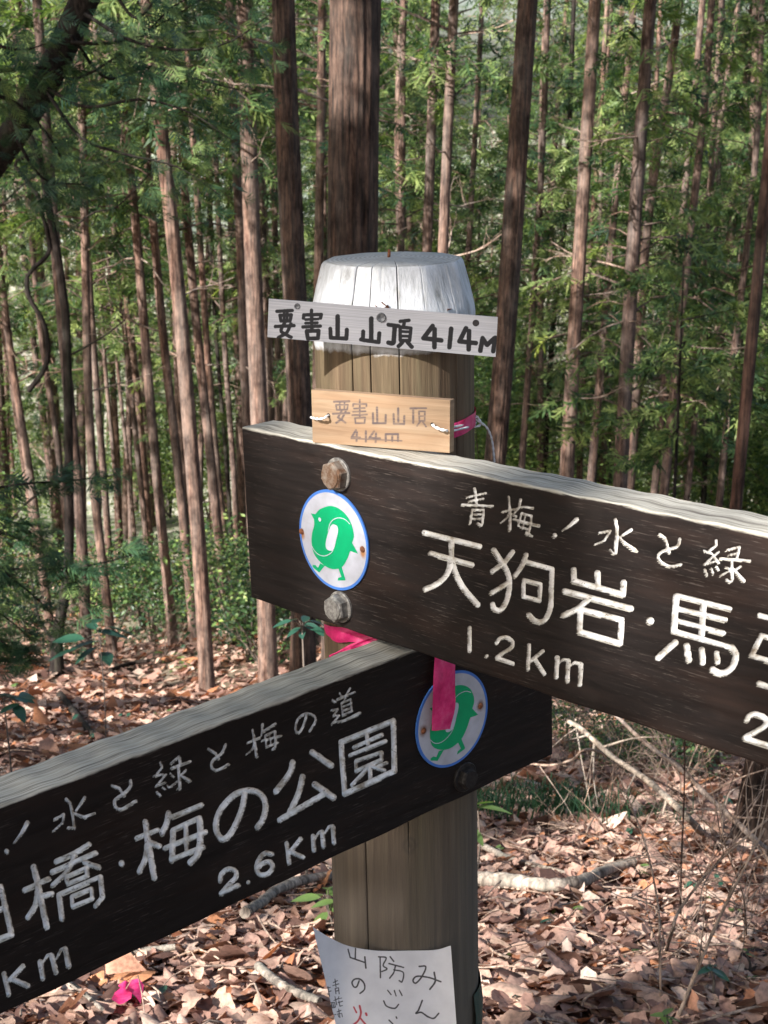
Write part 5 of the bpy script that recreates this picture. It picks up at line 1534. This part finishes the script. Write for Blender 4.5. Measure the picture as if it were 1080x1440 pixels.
def bolt(parent, fr, u, v_, rw, rh, hh, mats, rot=0.3):
    c = on_board(fr, u, v_); mb = MB()
    def ring_stack(prof, seg, mi, rt=0):
        an = np.linspace(0, 2 * math.pi, seg, endpoint=False) + rt
        L = [np.c_[np.cos(an) * r_, np.sin(an) * r_, np.full(seg, z_)] for r_, z_ in prof]
        v = np.vstack(L); q = np.arange(seg)
        for a in range(len(prof) - 1):
            mb.add(v[a * seg:(a + 2) * seg], np.stack([q, (q + 1) % seg, (q + 1) % seg + seg, q + seg], -1), mi, .5)
    ring_stack([(rw, 0), (rw, .0022), (rw * .96, .003), (rh * .5, .003)], 40, 0)
    ring_stack([(rh, .003), (rh, hh - .002), (rh * .93, hh), (rh * .6, hh + .0012), (0.0002, hh + .0016)], 6, 1, rot)
    ring_stack([(rh * .80, hh + .0001), (rh * .76, hh + .0016), (.0002, hh + .0019)], 24, 1)
    link('bolt', mb.mesh('bolt', mats, smooth=False), parent, (c[0], c[1], 0))


bolt(BR, FR, 477, 667, .0185, .0165, .013, [M['zinc'], M['bolt']])
bolt(BR, FR, 480, 853, .0178, .0158, .013, [M['zinc'], M['zinc']], .6)
bolt(BL, FL, 653, 1092, .0175, .013, .010, [M['bolt_dark'], M['bolt_dark']], .1)

# --- metal summit plate
def flat_frame(q, y):
    ys_ = y if hasattr(y, '__len__') else (y,) * 4
    P = [at(u, v_, yy) for (u, v_), yy in zip(q, ys_)]
    e1 = nrm(P[1] - P[0]); n = np.array([0, -1., 0]) if not hasattr(y, '__len__') else np.cross(e1, P[0] - P[3]); n = nrm(n - (n @ e1) * e1); e2 = np.cross(n, e1)
    o = (P[0] + P[2]) / 2
    L = [np.array([(p - o) @ e1, (p - o) @ e2]) for p in P]
    return o, e1, e2, n, L
def flat_panel(name, q, y, res, segs, mat, parent, inv, th, **kw):
    o, e1, e2, n, L = flat_frame(q, y)
    wd = np.linalg.norm(L[1] - L[0]); ht = np.linalg.norm(L[3] - L[0])
    gx = np.linspace(0, 1, int(wd / res)); gy = np.linspace(0, 1, int(ht / res))
    def pos(X, Y):
        t = 1 - Y
        p = (L[0] * 1)[None, None] * ((1 - X) * (1 - t))[..., None] + L[1][None, None] * (X * (1 - t))[..., None] + L[2][None, None] * (X * t)[..., None] + L[3][None, None] * ((1 - X) * t)[..., None]
        return np.concatenate([p, np.zeros(p.shape[:2] + (1,))], -1)
    return panel(name, mat4(o, e1, e2, n), gx, gy, pos, segs, mat, parent, inv, th, **kw), (o, e1, e2, n)


Z3 = ((370, 400), 3.176)
SP = strokes_px(*Z3, [
    (6, [(62, 120), (130, 116)]), (6, [(75, 138), (80, 163), (120, 163), (126, 136), (75, 138)]), (5, [(93, 120), (94, 160)]), (5, [(108, 120), (107, 160)]), (6, [(55, 188), (138, 184)]), (-6, [(98, 168), (80, 205), (100, 222), (125, 236)]), (-6, [(124, 176), (105, 215), (68, 238)]),
    (6, [(216, 115), (216, 130)]), (6, [(180, 150), (182, 136), (260, 134), (256, 150)]), (5, [(190, 157), (246, 154)]), (5, [(190, 173), (242, 171)]), (6, [(178, 190), (255, 186)]), (6, [(217, 140), (218, 203)]), (7, [(195, 210), (200, 242), (245, 240), (248, 207), (195, 208)]),
    (8, [(333, 143), (333, 233)]), (7, [(300, 198), (302, 238), (372, 242), (374, 202)]),
    (8, [(483, 152), (483, 248)]), (7, [(447, 210), (446, 248), (516, 258), (519, 218)]), (7, [(437, 246), (455, 250)]),
    (7, [(560, 180), (606, 186)]), (-8, [(588, 185), (584, 240), (580, 262), (560, 260)]), (6, [(612, 165), (652, 160)]), (6, [(632, 165), (627, 185)]), (6, [(612, 192), (612, 250)]), (6, [(610, 190), (660, 195), (655, 250), (612, 250)]), (5, [(615, 210), (655, 212)]), (5, [(615, 230), (655, 232)]), (7, [(622, 258), (605, 276)]), (7, [(645, 258), (664, 279)]),
    (8, [(757, 186), (716, 240), (796, 250)]), (8, [(766, 200), (765, 280)]), (8, [(840, 198), (832, 280)]), (8, [(906, 196), (877, 254), (950, 262)]), (8, [(920, 208), (918, 290)]),
    (8, [(970, 296), (980, 240), (1000, 270), (1036, 238), (1028, 298)])])
SP = [(a_, b_, ra * 1.35, rb * 1.35) for a_, b_, ra, rb in SP]
pl, pf = flat_panel('summit_plate', [(378, 420), (700, 446), (697, 502), (376, 474)], 1.632, .00042, SP, M['plate'], post_root, Mroot_inv, .002, kw={'label': 'brushed metal plate handwritten in thick black marker'})
def spot(u, v_, y, r_, h, mat, name, parent, fr, hexa=False):
    o, e1, e2, n = fr; d_ = ray(u, v_); p = CAM + d_ * (((o - CAM) @ n) / (d_ @ n)) - o
    c = np.array([p @ e1, p @ e2]); mb = MB(); seg = 20; an = np.linspace(0, 2 * math.pi, seg, endpoint=False); q = np.arange(seg)
    R0 = np.c_[np.cos(an) * r_, np.sin(an) * r_, np.zeros(seg)]; R1 = R0 * [.85, .85, 1] + [0, 0, h]; R2 = R0 * [.3, .3, 1] + [0, 0, h * .55]
    mb.add(np.vstack([R0, R1]), np.stack([q, (q + 1) % seg, (q + 1) % seg + seg, q + seg], -1), 0)
    mb.add(np.vstack([R1, R2]), np.stack([q, (q + 1) % seg, (q + 1) % seg + seg, q + seg], -1), 0)
    mb.add(R2, [[0, i_, i_ + 1] for i_ in range(1, seg - 1)], 0)
    link(name, mb.mesh(name, mat), parent, (c[0], c[1], .0002))
spot(370 + 527 / 3.176, 400 + 147 / 3.176, 1.632, .0052, .0016, M['screw'], 'screw', pl, pf)
spot(370 + 950 / 3.176, 400 + 172 / 3.176, 1.632, .0036, .0004, M['hole'], 'screw_hole', pl, pf)
spot(370 + 152 / 3.176, 400 + 97 / 3.176, 1.632, .0032, .0008, M['screw'], 'screw', pl, pf)

# --- wooden name tag tied to the post with string
Z4t = ((420, 530), 3.724)
ST = [(a_, b_, ra * 1.2, rb * 1.2) for a_, b_, ra, rb in strokes_px(*Z4t, [
    (5, [(185, 130), (265, 128)]), (4, [(195, 147), (200, 173), (254, 171), (258, 146), (195, 147)]), (4, [(215, 130), (216, 170)]), (4, [(240, 130), (239, 170)]), (5, [(180, 194), (265, 190)]), (5, [(225, 178), (206, 212), (245, 240)]), (5, [(246, 182), (225, 222), (197, 240)]),
    (4, [(320, 120), (320, 140)]), (4, [(285, 154), (285, 142), (355, 142), (355, 154)]), (4, [(290, 166), (346, 163)]), (4, [(285, 183), (350, 180)]), (4, [(280, 201), (358, 197)]), (4, [(320, 150), (320, 207)]), (4, [(295, 216), (298, 243), (345, 242), (348, 213), (295, 215)]),
    (5, [(410, 160), (412, 240)]), (5, [(389, 190), (390, 243), (455, 242), (456, 200)]), (5, [(521, 165), (522, 245)]), (5, [(497, 195), (499, 245), (552, 247), (553, 205)]),
    (5, [(585, 165), (616, 165)]), (5, [(600, 168), (600, 240)]), (4, [(620, 164), (668, 164)]), (4, [(630, 180), (632, 230), (660, 230), (661, 181), (630, 180)]), (4, [(632, 205), (660, 205)]), (4, [(636, 235), (620, 256)]), (4, [(650, 235), (667, 260)]),
    (5, [(300, 280), (278, 315), (321, 318)]), (5, [(305, 290), (303, 335)]), (5, [(352, 285), (352, 338)]), (5, [(395, 285), (370, 320), (426, 322)]), (5, [(405, 295), (403, 341)]), (5, [(456, 335), (456, 300), (520, 300), (520, 335)]), (5, [(490, 300), (490, 335)]), (3, [(275, 322), (540, 335)])])]
tg0 = at(440, 622, 1.622)
tag_root = tag(link('wooden_tag', None, loc=tg0), 'small unpainted wooden tag with faded handwriting tied above the upper board', 'wooden tag')
inv = Matrix.Translation(-Vector(tg0))
tp_, tf = flat_panel('tag_panel', [(438, 548), (633, 563), (632, 637), (440, 622)], (1.622, 1.532, 1.532, 1.622), .0006, ST, M['tag'], tag_root, inv, .009)
spot(462, 584, 1.622, .0022, .0003, M['hole'], 'hole', tp_, tf); spot(608, 597, 1.622, .0022, .0003, M['hole'], 'hole', tp_, tf)
def cord(pts, rad, name, mat, parent, inv, n=60, twist=True):
    P = smooth_path(np.array(pts), n); mb = MB()
    T, A, B = frames(P)
    if twist:
        L = np.cumsum(np.r_[0, np.linalg.norm(np.diff(P, axis=0), axis=1)])
        for ph in (0, math.pi):
            a = L / .0022 + ph
            Q = P + (np.cos(a)[:, None] * A + np.sin(a)[:, None] * B) * rad * .5
            tube(mb, Q, rad * .62, 6)
    else: tube(mb, P, rad, 8)
    o = link(name, mb.mesh(name, mat), parent); o.matrix_local = inv
cord([at(462, 584, 1.610), at(456, 588, 1.604), at(446, 589, 1.611), at(438, 587, 1.628), at(440, 588, 1.70)], .0014, 'string', M['string'], tag_root, inv, 50)
cord([at(608, 597, 1.541), at(615, 602, 1.534), at(630, 606, 1.535), at(645, 604, 1.61), at(660, 600, 1.70), at(669, 595, 1.733)], .0015, 'string', M['string'], tag_root, inv, 70)
cord([at(634, 601, 1.57), at(650, 598, 1.68), at(668, 590, 1.728)], .0013, 'string', M['string'], tag_root, inv, 50)
cord([at(664, 594, 1.725), at(670, 586, 1.72), at(676, 596, 1.722), at(668, 600, 1.718), at(667, 590, 1.722), at(676, 594, 1.72), at(686, 604, 1.725), at(692, 622, 1.73), at(695, 650, 1.732)], .0014, 'string', M['string'], tag_root, inv, 120)

# --- pink tapes
def ribbon(name, label, strips, cat='ribbon'):
    """strips: lists of (top point, bottom point) in the place"""
    o0 = strips[0][0][0]
    root = tag(link(name, None, loc=o0), label, cat)
    for st in strips:
        n = len(st) * 6
        a = smooth_path(np.array([q[0] for q in st]), n) - o0; b_ = smooth_path(np.array([q[1] for q in st]), n) - o0
        m = 7; G = []
        r_ = np.random.default_rng(n)
        for j in range(m):
            t = j / (m - 1); w_ = a * (1 - t) + b_ * t
            w_ = w_ + np.array([0, -1, 0]) * (.0012 * np.sin(np.arange(n) * .45 + t * 5) + .0016 * abs(math.sin(t * 6.3 + .4)) * (1 + np.sin(np.arange(n) * .21)) + r_.normal(0, .0003, n))[:, None]
            G.append(w_)
        V = np.array(G).reshape(-1, 3)
        F = [[j * n + i_, j * n + i_ + 1, (j + 1) * n + i_ + 1, (j + 1) * n + i_] for j in range(m - 1) for i_ in range(n - 1)]
        mb = MB(); mb.add(V, F, 0); mb.add(V + [0, .0004, 0], np.array(F)[:, ::-1], 0)
        link('tape', mb.mesh('tape', M['pink']), root)
def A3(u, v_, y): return at(u, v_, y)
ob = lambda u, v_, off: (lambda q: FL[0] + FL[3] * off + FL[1] * q[0] + FL[2] * q[1])(on_board(FL, u, v_, off))
ribbon('pink_ribbon', 'bright pink tape knotted between the two boards with one end hanging over the lower badge', [
    [(A3(455, 877, 1.70), A3(458, 891, 1.70)), (A3(470, 881, 1.675), A3(473, 902, 1.675)), (A3(490, 884, 1.66), A3(492, 903, 1.66)), (A3(512, 892, 1.65), A3(514, 903, 1.65)), (A3(535, 899, 1.645), A3(535, 906, 1.645))],
    [(A3(463, 921, 1.67), A3(463, 928, 1.67)), (A3(480, 913, 1.66), A3(481, 921, 1.66)), (A3(500, 903, 1.65), A3(502, 912, 1.65)), (A3(530, 896, 1.64), A3(531, 903, 1.64))],
    [(ob(612, 905, .004), ob(641, 910, .004)), (ob(611, 927, .006), ob(640, 936, .006)), (ob(609, 965, .012), ob(640, 968, .010)), (ob(608, 1000, .013), ob(640, 995, .012)), (ob(607, 1027, .012), ob(633, 1025, .012))]])
# a second tape round the post beside the wooden tag
st = []
for a in np.linspace(math.radians(18), math.radians(150), 12):
    rr = .0935; c = POST + np.array([rr * math.sin(a), -rr * math.cos(a), 0])
    zz = at(650, 585, 1.70)[2] + .0 + (math.sin(a) - .8) * .012
    st.append((np.array([c[0], c[1], zz]), np.array([c[0], c[1], zz - .017])))
ribbon('pink_ribbon', 'short band of faded pink tape round the post right of the wooden tag', [st])
# torn pink tape on the ground
g = ground_at(182, 1425) + np.array([0, 0, .05])
def gp(u, v_, h=.05): return ground_at(u, v_) + np.array([0, 0, h])
ribbon('pink_ribbon', 'crumpled pink tape lying on the dead leaves at the bottom left', [
    [(gp(168, 1410), gp(158, 1432)), (gp(178, 1412, .065), gp(172, 1438, .05)), (gp(188, 1411, .05), gp(186, 1436, .06))],
    [(gp(184, 1408, .06), gp(180, 1424, .065)), (gp(196, 1412, .07), gp(190, 1430, .06)), (gp(204, 1416, .06), gp(199, 1438, .05))]])

# --- handwritten paper notice
P0 = ((420, 1280), 4.0)
SK = strokes_px(*P0, [
    (4, [(320, 212), (318, 275)]), (4, [(278, 220), (290, 266), (372, 294)]), (4.5, [(372, 262), (378, 325)]),
    (-4.5, [(340, 398), (328, 428), (312, 432), (300, 408), (315, 388), (345, 388), (368, 412), (370, 445), (345, 468)]),
    (4, [(458, 262), (460, 380)]), (-4, [(450, 262), (492, 268), (475, 310), (497, 330), (468, 345)]), (4, [(515, 262), (535, 288)]), (4, [(508, 300), (590, 322)]), (-4, [(545, 310), (535, 350), (512, 382)]), (-4, [(535, 335), (588, 350), (582, 402), (565, 396)]),
    (3.5, [(500, 450), (520, 475)]), (3.5, [(538, 452), (548, 482)]), (3.5, [(566, 450), (582, 480)]), (-4, [(478, 510), (495, 540), (540, 552), (562, 530)]),
    (-4.5, [(678, 316), (715, 318), (695, 370), (660, 410), (643, 395), (665, 372), (730, 378), (800, 402)]), (-5, [(762, 350), (768, 400), (738, 445)]),
    (-4.5, [(695, 508), (675, 560), (660, 580), (690, 575), (725, 598), (760, 608), (788, 580)]),
    (4, [(508, 618), (530, 640)]), (4, [(548, 600), (552, 608)]), (4, [(470, 660), (520, 720), (560, 700)]), (4, [(690, 660), (720, 700), (660, 760)]),
    (2.5, [(195, 407), (218, 396)]), (2.5, [(204, 388), (210, 430)]), (2.5, [(192, 424), (226, 414)]), (2.5, [(205, 440), (210, 470)]), (2.5, [(205, 440), (224, 436), (228, 470)]), (2.5, [(208, 455), (226, 452)]),
    (2.5, [(204, 486), (214, 532)]), (2.5, [(198, 508), (220, 498)]), (2.5, [(226, 486), (222, 500)]), (2.5, [(226, 498), (242, 494)]), (2.5, [(226, 510), (232, 540), (246, 536)]), (2.5, [(222, 520), (246, 512)]), (2.5, [(216, 572), (238, 564)]), (2.5, [(225, 556), (232, 604)]), (2.5, [(220, 584), (226, 600)]), (2.5, [(220, 584), (242, 580), (246, 600)]),
    (2.5, [(154, 440), (178, 434)]), (2.5, [(164, 430), (174, 486)]), (2.5, [(158, 462), (182, 454)]), (2.5, [(160, 486), (170, 466)]), (2.5, [(182, 520), (190, 550), (206, 545), (202, 518), (182, 520)]), (2.5, [(192, 520), (198, 548)]), (2.5, [(190, 575), (200, 600)]), (2.5, [(196, 590), (210, 586)])])
SK2 = strokes_px(*P0, [(-5.5, [(343, 538), (350, 580), (335, 620), (308, 645)]), (4.5, [(310, 545), (325, 575)]), (6, [(378, 580), (382, 590)]), (5, [(345, 605), (395, 665)])])
top = smooth_path(np.array([(440, 1304, 0), (466, 1320, 0), (492, 1331, 0), (530, 1337, 0), (575, 1337, 0), (612, 1336, 0), (634, 1330, 0)], float), 200)
pb = at(540, 1500, 1.64)
paper_root = tag(link('paper_notice', None, loc=pb), 'white paper notice handwritten in black and red, curling off the lower post', 'notice')
def ppos(X, Y):
    u0 = np.interp(X, np.linspace(0, 1, 200), top[:, 0]); v0 = np.interp(X, np.linspace(0, 1, 200), top[:, 1])
    u1 = 505 + X * (652 - 505); v1 = 1580 + 0 * X
    t = 1 - Y
    u = u0 + (u1 - u0) * t; v = v0 + (v1 - v0) * t
    yy = 1.638 - .00002 * np.clip(500 - u, 0, 99) ** 2 * .6 - .002 * np.sin(X * 6) - .00001 * np.clip(u - 600, 0, 99) ** 2 * .5
    dx = (u - 540) / FPX; dv = (720 - v) / FPX
    D = np.stack([dx, dv * UP[1] + FW[1], dv * UP[2] + FW[2]], -1)
    W = CAM + D * (yy / D[..., 1])[..., None]
    # local frame: x right, y up, z toward the viewer
    q = W - pb
    return np.stack([q[..., 0], q[..., 2], -q[..., 1]], -1)
Mp = mat4(pb, [1, 0, 0], [0, 0, 1], [0, -1, 0])
panel('sheet', Mp, np.linspace(0, 1, 300), np.linspace(0, 1, 300), ppos, SK, M['paper'], paper_root, Matrix.Translation(-Vector(pb)), .0005, segs2=SK2, back=False)
# strap round the post at the lower edge
st = []
mb = MB(); P = []
for a in np.linspace(math.radians(62), math.radians(210), 24):
    rr = .0925 + .003 * math.sin(a); P.append(POST + np.array([.016 + rr * math.sin(a), -rr * math.cos(a), 0]))
P = np.array(P); zt = at(676, 1400, 1.72)[2]
V = []
for k in range(5):
    q = P.copy(); q[:, 2] = zt + .02 - k * .03 - .03 * (P[:, 0] - P[0, 0]); q[:, 0] += .004 * math.sin(k * 1.1); V.append(q)
V = np.array(V).reshape(-1, 3); n = 24
F = [[j * n + i_, j * n + i_ + 1, (j + 1) * n + i_ + 1, (j + 1) * n + i_] for j in range(4) for i_ in range(n - 1)]
mb.add(V - P[0], F, 0)
tag(link('strap', mb.mesh('strap', M['strap']), loc=P[0]), 'dark green plastic band wrapped round the post at the bottom right of the paper', 'strap')
